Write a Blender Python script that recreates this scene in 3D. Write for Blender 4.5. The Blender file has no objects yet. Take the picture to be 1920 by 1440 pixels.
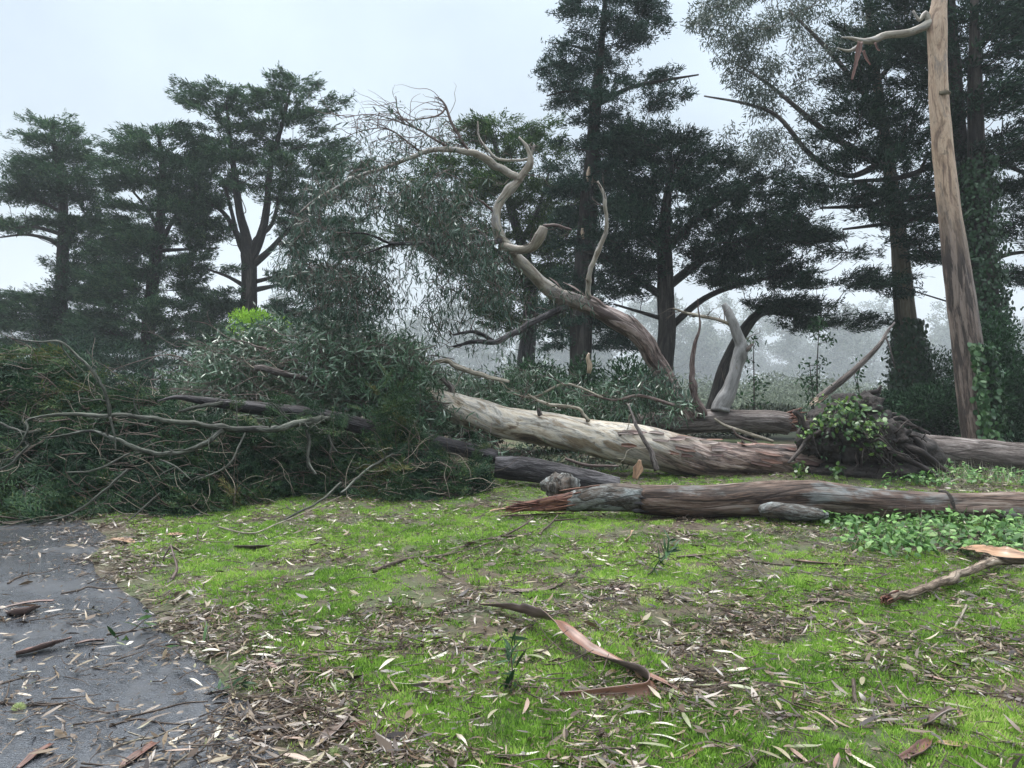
import bpy, math
import numpy as np
from math import radians as R

# ============================================================ camera, sky, sun, exposure
scene = bpy.context.scene
F = 1400.0            # focal length in photograph pixels (1920 wide)
EYE = 1.6
cam_d = bpy.data.cameras.new('camera'); cam = bpy.data.objects.new('camera', cam_d)
scene.collection.objects.link(cam); scene.camera = cam
cam.location = (0, 0, EYE); cam.rotation_euler = (R(90), 0, 0)
cam_d.sensor_width = 36; cam_d.lens = 36 * F / 1920
cam_d.clip_start = 0.05; cam_d.clip_end = 3000

SUN_EL, SUN_AZ = R(66), R(-25)
world = bpy.data.worlds.new('World'); scene.world = world; world.use_nodes = True
wt = world.node_tree; wt.nodes.clear()
w_out = wt.nodes.new('ShaderNodeOutputWorld'); w_bg = wt.nodes.new('ShaderNodeBackground')
sky = wt.nodes.new('ShaderNodeTexSky'); sky.sky_type = 'NISHITA'; sky.sun_disc = False
sky.sun_elevation = SUN_EL; sky.sun_rotation = SUN_AZ; sky.air_density = 1.5; sky.dust_density = 4; sky.ozone_density = 1.0
w_tc = wt.nodes.new('ShaderNodeTexCoord')
w_sep = wt.nodes.new('ShaderNodeSeparateXYZ'); wt.links.new(w_tc.outputs['Generated'], w_sep.inputs[0])
w_ramp = wt.nodes.new('ShaderNodeValToRGB'); wt.links.new(w_sep.outputs['Z'], w_ramp.inputs[0])
ce = w_ramp.color_ramp.elements
ce[0].position = 0.0; ce[0].color = (0.41, 0.45, 0.485, 1)
ce[1].position = 1.0; ce[1].color = (2.7, 2.85, 3.0, 1)
e = ce.new(0.22); e.color = (0.375, 0.435, 0.485, 1)
e = ce.new(0.48); e.color = (0.42, 0.50, 0.585, 1)
w_no = wt.nodes.new('ShaderNodeTexNoise'); w_no.inputs['Scale'].default_value = 2.6; w_no.inputs['Detail'].default_value = 6
wt.links.new(w_tc.outputs['Generated'], w_no.inputs['Vector'])
w_mr = wt.nodes.new('ShaderNodeMapRange'); w_mr.inputs[1].default_value = .3; w_mr.inputs[2].default_value = .7
w_mr.inputs[3].default_value = 7.6; w_mr.inputs[4].default_value = 11.4
wt.links.new(w_no.outputs['Fac'], w_mr.inputs[0])
w_mul = wt.nodes.new('ShaderNodeVectorMath'); w_mul.operation = 'SCALE'
wt.links.new(w_ramp.outputs['Color'], w_mul.inputs[0]); wt.links.new(w_mr.outputs[0], w_mul.inputs['Scale'])
w_mix = wt.nodes.new('ShaderNodeMix'); w_mix.data_type = 'RGBA'; w_mix.inputs[0].default_value = 0.92
wt.links.new(sky.outputs[0], w_mix.inputs[6]); wt.links.new(w_mul.outputs[0], w_mix.inputs[7])
wt.links.new(w_mix.outputs[2], w_bg.inputs['Color']); w_bg.inputs['Strength'].default_value = 0.15
wt.links.new(w_bg.outputs[0], w_out.inputs[0])

sun_d = bpy.data.lights.new('sun', 'SUN'); sun_d.energy = 3.2; sun_d.angle = R(28); sun_d.color = (1, .97, .92)
sun = bpy.data.objects.new('sun', sun_d); scene.collection.objects.link(sun)
sun.rotation_euler = (R(90) - SUN_EL, 0, math.pi - SUN_AZ)
scene.view_settings.view_transform = 'Standard'; scene.view_settings.look = 'None'
scene.view_settings.exposure = 0.36; scene.view_settings.gamma = 1
scene.cycles.max_bounces = 6; scene.cycles.diffuse_bounces = 3; scene.cycles.glossy_bounces = 2
scene.cycles.transmission_bounces = 3; scene.cycles.volume_bounces = 0; scene.cycles.transparent_max_bounces = 4

# ============================================================ helpers
rng = np.random.default_rng(11)
def at(px, py, Y): return np.array([(px - 960) / F * Y, Y, EYE - (py - 720) / F * Y])
def rnd(a, b, n=None): return rng.uniform(a, b, n)
def unit(v):
    v = np.asarray(v, float); return v / np.maximum(np.linalg.norm(v, axis=-1, keepdims=True), 1e-9)
def rdir(n): return unit(rng.normal(size=(n, 3)))
def smooth(a, b, x):
    t = np.clip((x - a) / (b - a), 0, 1); return t * t * (3 - 2 * t)

_perm = np.random.default_rng(5).random(65536)
def _h(i, j, k): return _perm[(i * 73856093 ^ j * 19349663 ^ k * 83492791) & 65535]
def vnoise(P):
    P = np.asarray(P, float) + 1000.0
    I = np.floor(P).astype(np.int64); f = P - I; f = f * f * (3 - 2 * f)
    r = 0
    for a in (0, 1):
        for b in (0, 1):
            for c in (0, 1):
                w = (f[..., 0] if a else 1 - f[..., 0]) * (f[..., 1] if b else 1 - f[..., 1]) * (f[..., 2] if c else 1 - f[..., 2])
                r = r + w * _h(I[..., 0] + a, I[..., 1] + b, I[..., 2] + c)
    return r
def fbm(P, o=4):
    P = np.asarray(P, float); s = 0; a = .5; t = 0
    for _ in range(o):
        s = s + a * vnoise(P); t += a; P = P * 2.03 + 7.1; a *= .5
    return s / t

def edge_x(y):
    y = np.asarray(y, float)
    b = np.interp(y, [-6, 0, 2, 3.1, 4, 5, 6, 7.7, 10, 14, 30], [1.8, .55, -.45, -1.0, -1.55, -2.35, -3.1, -4.3, -6, -9, -20])
    return b + .34 * (vnoise(np.stack([y * .9, y * 0, y * 0 + 21], -1)) - .5) + .16 * (vnoise(np.stack([y * 1.3, y * 0, y * 0 + 3], -1)) - .5) + .10 * (vnoise(np.stack([y * 6, y * 0, y * 0 + 9], -1)) - .5)

def ground_h(x, y):
    x = np.asarray(x, float); y = np.asarray(y, float)
    d = x - edge_x(y)
    lawn = smooth(0.0, .6, d)
    P = np.stack([x * .8, y * .8, 0 * x], -1)
    h = lawn * (.012 + .05 * (vnoise(P) - .4) + .02 * (vnoise(P * 4.1) - .5))
    h = h + .42 * np.exp(-(((x - 4.0) / 2.2) ** 2 + ((y - 15.4) / 1.3) ** 2)) + .16 * np.exp(-(((x - 6.0) / 1.5) ** 2 + ((y - 12.9) / .9) ** 2))
    h = h - 2.2 * smooth(24, 60, y) * smooth(-30, 4, x)
    return h
def gp(px, py, up=0.0):
    Y = EYE * F / (py - 720)
    for _ in range(6):
        x = (px - 960) / F * Y
        z = float(ground_h(x, Y)); Y = (EYE - z - up) * F / (py - 720)
    x = (px - 960) / F * Y
    return np.array([x, Y, float(ground_h(x, Y)) + up])

class MB:
    def __init__(s): s.V = []; s.F4 = []; s.F3 = []; s.B = []; s.T = []; s.n = 0; s.m4 = []
    def add(s, V, F4=None, F3=None, bark=None, tint=None):
        V = np.asarray(V, float).reshape(-1, 3); n = len(V)
        if F4 is not None and len(F4): s.F4.append(np.asarray(F4) + s.n)
        if F3 is not None and len(F3): s.F3.append(np.asarray(F3) + s.n)
        s.V.append(V); s.B.append(np.zeros((n, 3)) if bark is None else bark)
        s.T.append(np.zeros(n) if tint is None else np.broadcast_to(np.asarray(tint, float), (n,))); s.n += n
    def build(s, name, mats, parent=None, shade=True, base=None):
        V = np.concatenate(s.V)
        o_ = parent['_o'] if parent is not None else base
        if o_ is None:
            mn, mx = V.min(0), V.max(0); o_ = ((mn[0] + mx[0]) / 2, (mn[1] + mx[1]) / 2, mn[2])
        org = np.array(o_, float)
        V = V - org
        F4 = np.concatenate(s.F4) if s.F4 else np.zeros((0, 4), int); F3 = np.concatenate(s.F3) if s.F3 else np.zeros((0, 3), int)
        me = bpy.data.meshes.new(name)
        me.vertices.add(len(V)); me.vertices.foreach_set('co', V.ravel())
        nl = F4.size + F3.size; me.loops.add(nl)
        me.loops.foreach_set('vertex_index', np.concatenate([F4.ravel(), F3.ravel()]).astype(np.int32))
        me.polygons.add(len(F4) + len(F3))
        st = np.concatenate([np.arange(len(F4)) * 4, F4.size + np.arange(len(F3)) * 3]).astype(np.int32)
        me.polygons.foreach_set('loop_start', st)
        if shade: me.polygons.foreach_set('use_smooth', np.ones(len(st), bool))
        a = me.attributes.new('bark', 'FLOAT_VECTOR', 'POINT'); a.data.foreach_set('vector', np.concatenate(s.B).astype(np.float32).ravel())
        a = me.attributes.new('tint', 'FLOAT', 'POINT'); a.data.foreach_set('value', np.concatenate(s.T).astype(np.float32))
        me.update(calc_edges=True)
        o = bpy.data.objects.new(name, me); scene.collection.objects.link(o)
        me.materials.append(mats)
        if parent is not None: o.parent = parent
        else: o.location = org
        o['_o'] = tuple(float(v) for v in org)
        return o

def tag(o, label=None, cat=None, group=None, kind=None):
    if label: o['label'] = label
    if cat: o['category'] = cat
    if group: o['group'] = group
    if kind: o['kind'] = kind
    return o
def thing(name, label, cat, loc, group=None):
    o = bpy.data.objects.new(name, None); scene.collection.objects.link(o); o.empty_display_size = .2
    o.location = loc; o['_o'] = tuple(float(v) for v in loc)
    return tag(o, label, cat, group)

def resample(P, rad, step):
    P = np.asarray(P, float); rad = np.asarray(rad, float); n = len(P)
    if n == 2: P = np.array([P[0], (P[0] + P[1]) / 2, P[1]]); rad = np.array([rad[0], rad.mean(), rad[1]]); n = 3
    E = np.vstack([2 * P[0] - P[1], P, 2 * P[-1] - P[-2]])
    out = []; ro = []
    for i in range(n - 1):
        p0, p1, p2, p3 = E[i:i + 4]; k = max(1, int(math.ceil(np.linalg.norm(p2 - p1) / step)))
        t = (np.arange(k) / k)[:, None]
        out.append(.5 * ((2 * p1) + (-p0 + p2) * t + (2 * p0 - 5 * p1 + 4 * p2 - p3) * t ** 2 + (-p0 + 3 * p1 - 3 * p2 + p3) * t ** 3))
        ro.append(rad[i] + (rad[i + 1] - rad[i]) * t[:, 0])
    out.append(P[-1:]); ro.append(rad[-1:])
    return np.concatenate(out), np.concatenate(ro)

def tube(mb, P, rad, seg=8, step=.1, noise=0.0, nf=2.0, twist=0.0, cap=True, ridge=0.0, tint=0.0, raw=False, v0=0.0, wob=0.0, knots=0.0):
    if not raw: P, rad = resample(P, rad, step)
    P = np.asarray(P, float); rad = np.asarray(rad, float)
    if wob:
        d0 = np.concatenate([[0], np.cumsum(np.linalg.norm(np.diff(P, axis=0), axis=1))]); sd = rng.random() * 50; fr = 1 / max(.12, 5 * rad.mean())
        w3 = np.stack([fbm(np.stack([d0 * fr + sd, d0 * 0 + k * 7, d0 * 0], -1), 3) - .5 for k in range(3)], -1)
        P = P + w3 * (rad[:, None] * wob * 2.4 + .01) * np.minimum(1, d0 / .1)[:, None]
    if knots:
        d0 = np.concatenate([[0], np.cumsum(np.linalg.norm(np.diff(P, axis=0), axis=1))]); rad = rad.copy()
        for q in rnd(0, d0[-1], max(1, int(d0[-1] * 2.2))): 
            rl = np.interp(q, d0, rad); rad = rad * (1 + knots * rng.random() * np.exp(-((d0 - q) / (1.3 * rl + .01)) ** 2))
    n = len(P); T = unit(np.gradient(P, axis=0))
    up = np.array([0, 0, 1.]) if abs(T[0][2]) < .9 else np.array([1., 0, 0])
    u = unit(np.cross(up, T[0])); U = np.zeros((n, 3))
    for i in range(n):
        u = unit(u - T[i] * (u @ T[i])); U[i] = u
    W = np.cross(T, U)
    d = np.concatenate([[0], np.cumsum(np.linalg.norm(np.diff(P, axis=0), axis=1))]) + v0
    ang = np.arange(seg) / seg * 2 * math.pi
    A = ang[None, :] + 0 * d[:, None]
    ca, sa = np.cos(A), np.sin(A)
    tw = A + twist * d[:, None]
    bx = np.cos(tw) * rad[:, None]; by = np.sin(tw) * rad[:, None]
    bark = np.stack([bx, by, np.broadcast_to(d[:, None], A.shape)], -1)
    r = np.repeat(rad[:, None], seg, 1)
    if noise: 
        nn = fbm(np.stack([np.cos(tw) * .7 * nf, np.sin(tw) * .7 * nf, (d[:, None] + 0 * A) * nf], -1) + 3.3, 3) - .5
        r = r * (1 + noise * 2 * nn)
    if ridge:
        q = vnoise(np.stack([np.cos(tw) * rad[:, None] * 16 + 9, np.sin(tw) * rad[:, None] * 16, (d[:, None] + 0 * A) * 1.6], -1))
        r = r + ridge * (q - .5)
    V = P[:, None, :] + U[:, None, :] * (ca * r)[..., None] + W[:, None, :] * (sa * r)[..., None]
    i = np.arange(n - 1)[:, None] * seg; j = np.arange(seg)[None, :]; j2 = (j + 1) % seg
    Q = np.stack([i + j, i + j2, i + seg + j2, i + seg + j], -1).reshape(-1, 4)
    V = V.reshape(-1, 3); bark = bark.reshape(-1, 3); F3 = None
    if cap:
        k = len(V); V = np.vstack([V, P[0], P[-1]]); bark = np.vstack([bark, [[0, 0, d[0]]], [[0, 0, d[-1]]]])
        jj = np.arange(seg); j3 = (jj + 1) % seg; b = (n - 1) * seg
        F3 = np.vstack([np.stack([jj * 0 + k, j3, jj], -1), np.stack([jj * 0 + k + 1, b + jj, b + j3], -1)])
    mb.add(V, Q, F3, bark, tint)

def diamonds(mb, C, D, N, L, W, tint):
    C = np.asarray(C); D = unit(D); S = unit(np.cross(D, N)); n = len(C)
    L = np.broadcast_to(L, (n,))[:, None]; W = np.broadcast_to(W, (n,))[:, None]
    V = np.stack([C, C + D * L * .5 + S * W / 2, C + D * L, C + D * L * .5 - S * W / 2], 1).reshape(-1, 3)
    mb.add(V, np.arange(4 * n).reshape(n, 4), tint=np.repeat(np.broadcast_to(tint, (n,)), 4))
def leaf8(mb, C, D, N, L, W, bend, tint, ws=(.12, 1, .75, .03), sweep=0.0):
    C = np.asarray(C); D = unit(D); S = unit(np.cross(D, N)); N = np.cross(S, D); n = len(C)
    L = np.broadcast_to(L, (n,))[:, None]; W = np.broadcast_to(W, (n,))[:, None]; bend = np.broadcast_to(bend, (n,))[:, None]
    st = []
    for t, w in zip((0, .33, .7, 1), ws):
        c = C + D * L * t + N * (-bend * L * t * t) + S * (np.broadcast_to(sweep, (n,))[:, None] * L * t * t)
        st += [c + S * W * w / 2, c - S * W * w / 2]
    V = np.stack(st, 1).reshape(-1, 3)
    b = np.arange(n)[:, None] * 8
    Q = np.concatenate([b + np.array([[0, 1, 3, 2]]), b + np.array([[2, 3, 5, 4]]), b + np.array([[4, 5, 7, 6]])], 1).reshape(-1, 4)
    mb.add(V, Q, tint=np.repeat(np.broadcast_to(tint, (n,)), 8))

def walk(p, d, L, n=6, wob=.35, grav=0.0):
    pts = [np.array(p, float)]; d = unit(d)
    for _ in range(n - 1):
        d = unit(d + rng.normal(size=3) * wob + np.array([0, 0, grav])); pts.append(pts[-1] + d * L / (n - 1))
    return np.array(pts)

# ============================================================ materials
def newmat(name):
    m = bpy.data.materials.new(name); m.use_nodes = True; t = m.node_tree; t.nodes.clear()
    o = t.nodes.new('ShaderNodeOutputMaterial'); p = t.nodes.new('ShaderNodeBsdfPrincipled'); t.links.new(p.outputs[0], o.inputs[0])
    return m, t, p, o
def ramp(t, src, stops, interp='LINEAR'):
    r = t.nodes.new('ShaderNodeValToRGB'); t.links.new(src, r.inputs[0]); cr = r.color_ramp; cr.interpolation = interp
    while len(cr.elements) < len(stops): cr.elements.new(.5)
    for el, (p, c) in zip(cr.elements, stops): el.position = p; el.color = (c[0], c[1], c[2], 1)
    return r.outputs[0]
def attr(t, n, out='Fac'):
    a = t.nodes.new('ShaderNodeAttribute'); a.attribute_name = n; return a.outputs[out]
def mapping(t, src, sc, loc=(0, 0, 0)):
    m = t.nodes.new('ShaderNodeMapping'); m.inputs['Scale'].default_value = sc; m.inputs['Location'].default_value = loc; t.links.new(src, m.inputs[0]); return m.outputs[0]
def noise(t, vec, scale, detail=5, rough=.6, dist=0):
    n = t.nodes.new('ShaderNodeTexNoise'); n.inputs['Scale'].default_value = scale; n.inputs['Detail'].default_value = detail
    n.inputs['Roughness'].default_value = rough; n.inputs['Distortion'].default_value = dist
    if vec is not None: t.links.new(vec, n.inputs['Vector'])
    return n.outputs['Fac']
def mixc(t, fac, a, b, mode='MIX'):
    m = t.nodes.new('ShaderNodeMix'); m.data_type = 'RGBA'; m.blend_type = mode
    for s, i in ((fac, 0), (a, 6), (b, 7)):
        if isinstance(s, (int, float)): m.inputs[i].default_value = s
        elif isinstance(s, tuple): m.inputs[i].default_value = (*s, 1)
        else: t.links.new(s, m.inputs[i])
    return m.outputs[2]
def math_(t, op, a, b=0.0, clamp=False):
    m = t.nodes.new('ShaderNodeMath'); m.operation = op; m.use_clamp = clamp
    for s, i in ((a, 0), (b, 1)):
        if isinstance(s, (int, float)): m.inputs[i].default_value = s
        else: t.links.new(s, m.inputs[i])
    return m.outputs[0]
def bump(t, p, h, strength=.5, dist=.02):
    b = t.nodes.new('ShaderNodeBump'); b.inputs['Strength'].default_value = strength; b.inputs['Distance'].default_value = dist
    t.links.new(h, b.inputs['Height']); t.links.new(b.outputs[0], p.inputs['Normal'])

def leaf_mat(name, stops, rough=.5, trans=.25, spec=.4):
    m, t, p, o = newmat(name)
    c = ramp(t, attr(t, 'tint'), stops)
    t.links.new(c, p.inputs['Base Color']); p.inputs['Roughness'].default_value = rough
    p.inputs['Specular IOR Level'].default_value = spec
    if trans:
        tr = t.nodes.new('ShaderNodeBsdfTranslucent'); t.links.new(c, tr.inputs[0])
        ms = t.nodes.new('ShaderNodeMixShader'); ms.inputs[0].default_value = trans
        t.links.new(p.outputs[0], ms.inputs[1]); t.links.new(tr.outputs[0], ms.inputs[2]); t.links.new(ms.outputs[0], o.inputs[0])
    return m

M = {}
M['cypress_far_hazed'] = leaf_mat('haze_lightened_cypress_foliage', [(0, (.022, .05, .028)), (.5, (.05, .105, .055)), (1, (.12, .19, .08))], .7, .28, .06)  # leaf colour lightened in place of denser haze on the distant trees
M['cypress_dark'] = leaf_mat('dark_cypress_foliage', [(0, (.010, .025, .017)), (.6, (.024, .056, .035)), (1, (.065, .115, .062))], .7, .15, .06)
M['cypress_olive'] = leaf_mat('olive_cypress_foliage', [(0, (.016, .042, .012)), (.5, (.042, .09, .022)), (1, (.11, .17, .04))], .7, .2, .06)
M['spruce'] = leaf_mat('spruce_foliage', [(0, (.010, .026, .019)), (.6, (.024, .055, .038)), (1, (.055, .10, .062))], .7, .15, .06)
M['pile'] = leaf_mat('fallen_cypress_foliage', [(0, (.010, .026, .016)), (.45, (.026, .06, .032)), (.8, (.055, .10, .035)), (1, (.13, .115, .045))], .6, .2, .12)
M['euc_leaf'] = leaf_mat('eucalyptus_leaves', [(0, (.014, .036, .022)), (.4, (.032, .066, .042)), (.75, (.06, .105, .075)), (.92, (.14, .18, .155)), (1, (.11, .07, .045))], .4, .15, .3)
M['euc_pile'] = leaf_mat('fallen_eucalyptus_leaves', [(0, (.018, .05, .026)), (.4, (.05, .11, .055)), (.65, (.085, .155, .085)), (.85, (.18, .25, .18)), (.96, (.36, .41, .34)), (1, (.14, .09, .06))], .3, .15, .7)
M['euc_crown'] = leaf_mat('high_eucalyptus_leaves', [(0, (.03, .05, .035)), (.5, (.06, .085, .06)), (1, (.10, .12, .09))], .45, .25, .4)
M['lime'] = leaf_mat('lime_foliage', [(0, (.12, .24, .015)), (.5, (.22, .42, .03)), (1, (.36, .55, .06))], .6, .35, .2)
M['tuft'] = leaf_mat('pale_flower_tuft', [(0, (.22, .30, .10)), (1, (.5, .56, .3))], .6, .3, .2)
M['shrub'] = leaf_mat('shrub_foliage', [(0, (.006, .022, .009)), (.6, (.018, .055, .020)), (1, (.045, .11, .04))], .5, .2, .15)
M['brush'] = leaf_mat('grey_brush_foliage', [(0, (.03, .04, .03)), (.6, (.07, .085, .06)), (1, (.13, .13, .08))], .6, .2, .3)
M['ivy'] = leaf_mat('ivy_leaves', [(0, (.010, .035, .012)), (.6, (.03, .08, .026)), (.9, (.08, .16, .055)), (1, (.20, .28, .16))], .36, .15, .3)
M['ivy_bright'] = leaf_mat('bright_vine_leaves', [(0, (.012, .04, .010)), (.55, (.045, .105, .02)), (.85, (.14, .24, .04)), (1, (.42, .5, .3))], .35, .2, .4)
M['cover'] = leaf_mat('ground_cover_leaves', [(0, (.018, .055, .014)), (.5, (.06, .145, .032)), (.85, (.17, .31, .085)), (1, (.32, .42, .2))], .42, .22, .25)
M['grass'] = leaf_mat('grass_blades', [(0, (.05, .115, .02)), (.4, (.19, .35, .05)), (.8, (.36, .55, .10)), (1, (.52, .53, .24))], .55, .4, .15)
M['litter'] = leaf_mat('leaf_litter', [(0, (.025, .016, .013)), (.25, (.085, .055, .032)), (.45, (.175, .128, .078)), (.62, (.28, .23, .155)), (.76, (.15, .17, .085)), (.86, (.22, .13, .105)), (.94, (.40, .36, .27)), (1, (.52, .5, .42))], .34, .05, .6)
M['farwood_hazed'] = leaf_mat('haze_paled_far_wood_foliage', [(0, (.05, .07, .05)), (1, (.17, .20, .14))], .7, .2, .1)  # leaf colour paled to make up for the thin haze volume

def plates(t, v, around, along, seed=0.0):
    """cracked bark: (crack darkness 0..1, per-plate value)"""
    warp = noise(t, mapping(t, v, (around * .5, around * .5, along * 1.2), (seed, 2, 1)), 1, 4, .6)
    mv = t.nodes.new('ShaderNodeVectorMath'); mv.operation = 'ADD'; t.links.new(mapping(t, v, (around * .42, around * .42, along), (seed, 0, 0)), mv.inputs[0])
    w3 = t.nodes.new('ShaderNodeCombineXYZ'); [t.links.new(math_(t, 'MULTIPLY', warp, k), w3.inputs[i]) for i, k in enumerate((1.6, 1.3, .9))]; t.links.new(w3.outputs[0], mv.inputs[1])
    e = t.nodes.new('ShaderNodeTexVoronoi'); e.feature = 'DISTANCE_TO_EDGE'; e.inputs['Scale'].default_value = 1; t.links.new(mv.outputs[0], e.inputs['Vector'])
    f = t.nodes.new('ShaderNodeTexVoronoi'); f.inputs['Scale'].default_value = 1; t.links.new(mv.outputs[0], f.inputs['Vector'])
    s_ = t.nodes.new('ShaderNodeSeparateColor'); t.links.new(f.outputs['Color'], s_.inputs[0])
    return ramp(t, e.outputs['Distance'], [(0.0, (.25, .25, .25)), (.08, (1, 1, 1))]), s_.outputs[0]
def bark_mat(name, dark, mid, light, around=14, along=1.6, bumps=.8, bd=.03, rough=.75, patch=None, moss=None):
    m, t, p, o = newmat(name); v = attr(t, 'bark', 'Vector')
    n1 = noise(t, mapping(t, v, (around, around, along * 1.6)), 1, 8, .68, .6)
    n2 = noise(t, mapping(t, v, (around * 4, around * 4, along * 7)), 1, 4, .65)
    n3 = noise(t, mapping(t, v, (1.6, 1.6, .9)), 1, 3, .5)
    crack, cell = plates(t, v, around * 1.25, along * .55)
    h = math_(t, 'ADD', math_(t, 'MULTIPLY', n1, .55), math_(t, 'ADD', math_(t, 'MULTIPLY', n2, .3), math_(t, 'MULTIPLY', cell, .15)))
    c = ramp(t, h, [(.41, dark), (.5, mid), (.60, light)])
    c = mixc(t, ramp(t, n3, [(.38, (0, 0, 0)), (.62, (.6, .6, .6))]), c, patch or tuple(x * .55 for x in mid))
    if moss: c = mixc(t, ramp(t, noise(t, mapping(t, v, (2.5, 2.5, 1.2), (5, 3, 1)), 1, 6, .65), [(.53, (0, 0, 0)), (.62, (.7, .7, .7))]), c, moss)
    c = mixc(t, math_(t, 'SUBTRACT', 1.0, crack), c, tuple(x * .6 for x in dark))
    t.links.new(c, p.inputs['Base Color']); p.inputs['Roughness'].default_value = rough; p.inputs['Specular IOR Level'].default_value = .18
    bump(t, p, math_(t, 'ADD', h, math_(t, 'MULTIPLY', crack, .35)), bumps, bd)
    return m
M['bark_grey'] = bark_mat('grey_brown_bark', (.045, .035, .03), (.13, .108, .098), (.27, .24, .225), 22, 1.8, 1, .04)
M['bark_dark'] = bark_mat('dark_wet_bark', (.010, .009, .010), (.04, .036, .038), (.12, .112, .118), 22, 2.2, 1, .03, .6)
M['bark_black'] = bark_mat('dark_far_bark', (.012, .011, .010), (.035, .03, .026), (.07, .06, .052), 10, 1, .6, .03)
M['bark_log'] = bark_mat('brown_log_bark', (.024, .016, .012), (.105, .068, .05), (.215, .172, .145), 20, 1.3, 1, .02, .6, (.05, .033, .028), (.17, .185, .185))
M['bark_mossy'] = bark_mat('mossy_branch_bark', (.014, .014, .012), (.05, .052, .044), (.145, .15, .13), 30, 3, .7, .01, .6, (.05, .06, .035))
M['twig'] = bark_mat('twig_bark', (.025, .018, .014), (.08, .058, .046), (.16, .13, .105), 60, 4, .3, .003, .55)
M['twig_red'] = bark_mat('reddish_twig_bark', (.04, .025, .022), (.105, .075, .066), (.2, .16, .145), 60, 4, .3, .003, .6)
M['twig_pale'] = bark_mat('pale_twig_bark', (.10, .085, .06), (.24, .21, .16), (.42, .38, .31), 60, 4, .3, .003, .55)
M['root'] = bark_mat('root_bark', (.008, .006, .006), (.032, .024, .021), (.085, .068, .06), 40, 3, .8, .01, .6)
M['tan_trunk'] = bark_mat('tan_far_bark', (.09, .075, .05), (.17, .145, .10), (.26, .23, .17), 6, .5, .3, .02)
M['splinter'] = bark_mat('splintered_red_wood', (.025, .010, .008), (.115, .042, .026), (.27, .145, .095), 60, 2.5, 1, .01, .5, (.06, .02, .013))

def euc_mat(name, smooth_cols, lo, hi, flip=False, twist_noise=1.5, rust=((.04, .024, .02), (.15, .095, .075), (.32, .25, .215))):
    """smooth patchy eucalyptus bark, turning fibrous towards one end (bark z = metres along the stem)"""
    m, t, p, o = newmat(name); v = attr(t, 'bark', 'Vector')
    sep = t.nodes.new('ShaderNodeSeparateXYZ'); t.links.new(v, sep.inputs[0])
    big = noise(t, mapping(t, v, (3.4, 3.4, 1.0)), 1, 6, .62, 1.4)
    c = ramp(t, big, smooth_cols)
    fine = noise(t, mapping(t, v, (22, 22, 5)), 1, 7, .68, .8)
    c = mixc(t, .55, c, ramp(t, fine, [(.36, (.35, .33, .30)), (.52, (1, 1, 1))]), 'MULTIPLY')
    spots = noise(t, mapping(t, v, (9, 9, 5), (3, 7, 1)), 1, 4, .6)
    c = mixc(t, ramp(t, spots, [(.62, (0, 0, 0)), (.68, (.75, .75, .75))]), c, (.11, .085, .06))
    n1 = noise(t, mapping(t, v, (20, 20, 3.2), (1, 2, 3)), 1, 8, .68, .6)
    crack, cell = plates(t, v, 22, 1.0, 4.0)
    rc = ramp(t, math_(t, 'ADD', math_(t, 'MULTIPLY', n1, .75), math_(t, 'MULTIPLY', cell, .25)), [(.42, rust[0]), (.5, rust[1]), (.60, rust[2])])
    rc = mixc(t, math_(t, 'SUBTRACT', 1.0, crack), rc, tuple(x * .6 for x in rust[0]))
    wob = noise(t, mapping(t, v, (3.4, 3.4, .5), (2, 2, 2)), 1, 4, .55, .5)
    s = math_(t, 'ADD', sep.outputs[2], math_(t, 'MULTIPLY', math_(t, 'SUBTRACT', wob, .5), twist_noise * 2))
    f = ramp(t, math_(t, 'DIVIDE', math_(t, 'SUBTRACT', s, lo), hi - lo), [(0, (0, 0, 0) if not flip else (1, 1, 1)), (1, (1, 1, 1) if not flip else (0, 0, 0))])
    c = mixc(t, f, c, rc)
    t.links.new(c, p.inputs['Base Color']); p.inputs['Roughness'].default_value = .5; p.inputs['Specular IOR Level'].default_value = .4
    h = mixc(t, f, mixc(t, .25, big, fine), math_(t, 'ADD', n1, math_(t, 'MULTIPLY', crack, .35)))
    bump(t, p, h, .9, .03)
    return m
CREAM = [(0.34, (0.065, 0.049, 0.038)), (0.4, (0.173, 0.125, 0.082)), (0.43, (0.302, 0.251, 0.179)), (0.48, (0.432, 0.376, 0.297)), (0.53, (0.418, 0.383, 0.323)), (0.555, (0.259, 0.251, 0.228)), (0.6, (0.216, 0.174, 0.117)), (0.64, (0.144, 0.104, 0.069)), (0.7, (0.317, 0.258, 0.186))]
TAN = [(0.34, (0.15, 0.096, 0.069)), (0.42, (0.29, 0.197, 0.133)), (0.47, (0.4, 0.288, 0.202)), (0.53, (0.42, 0.312, 0.225)), (0.57, (0.31, 0.226, 0.161)), (0.63, (0.22, 0.178, 0.147)), (0.7, (0.38, 0.278, 0.202))]
LIMB = [(0.3, (0.101, 0.084, 0.071)), (0.42, (0.187, 0.16, 0.122)), (0.5, (0.289, 0.264, 0.218)), (0.57, (0.218, 0.208, 0.202)), (0.66, (0.156, 0.136, 0.101)), (0.75, (0.265, 0.24, 0.202))]
PALE = [(0.3, (0.069, 0.065, 0.059)), (0.45, (0.168, 0.164, 0.158)), (0.55, (0.238, 0.232, 0.228)), (0.65, (0.139, 0.129, 0.118)), (0.75, (0.198, 0.188, 0.178))]

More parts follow.
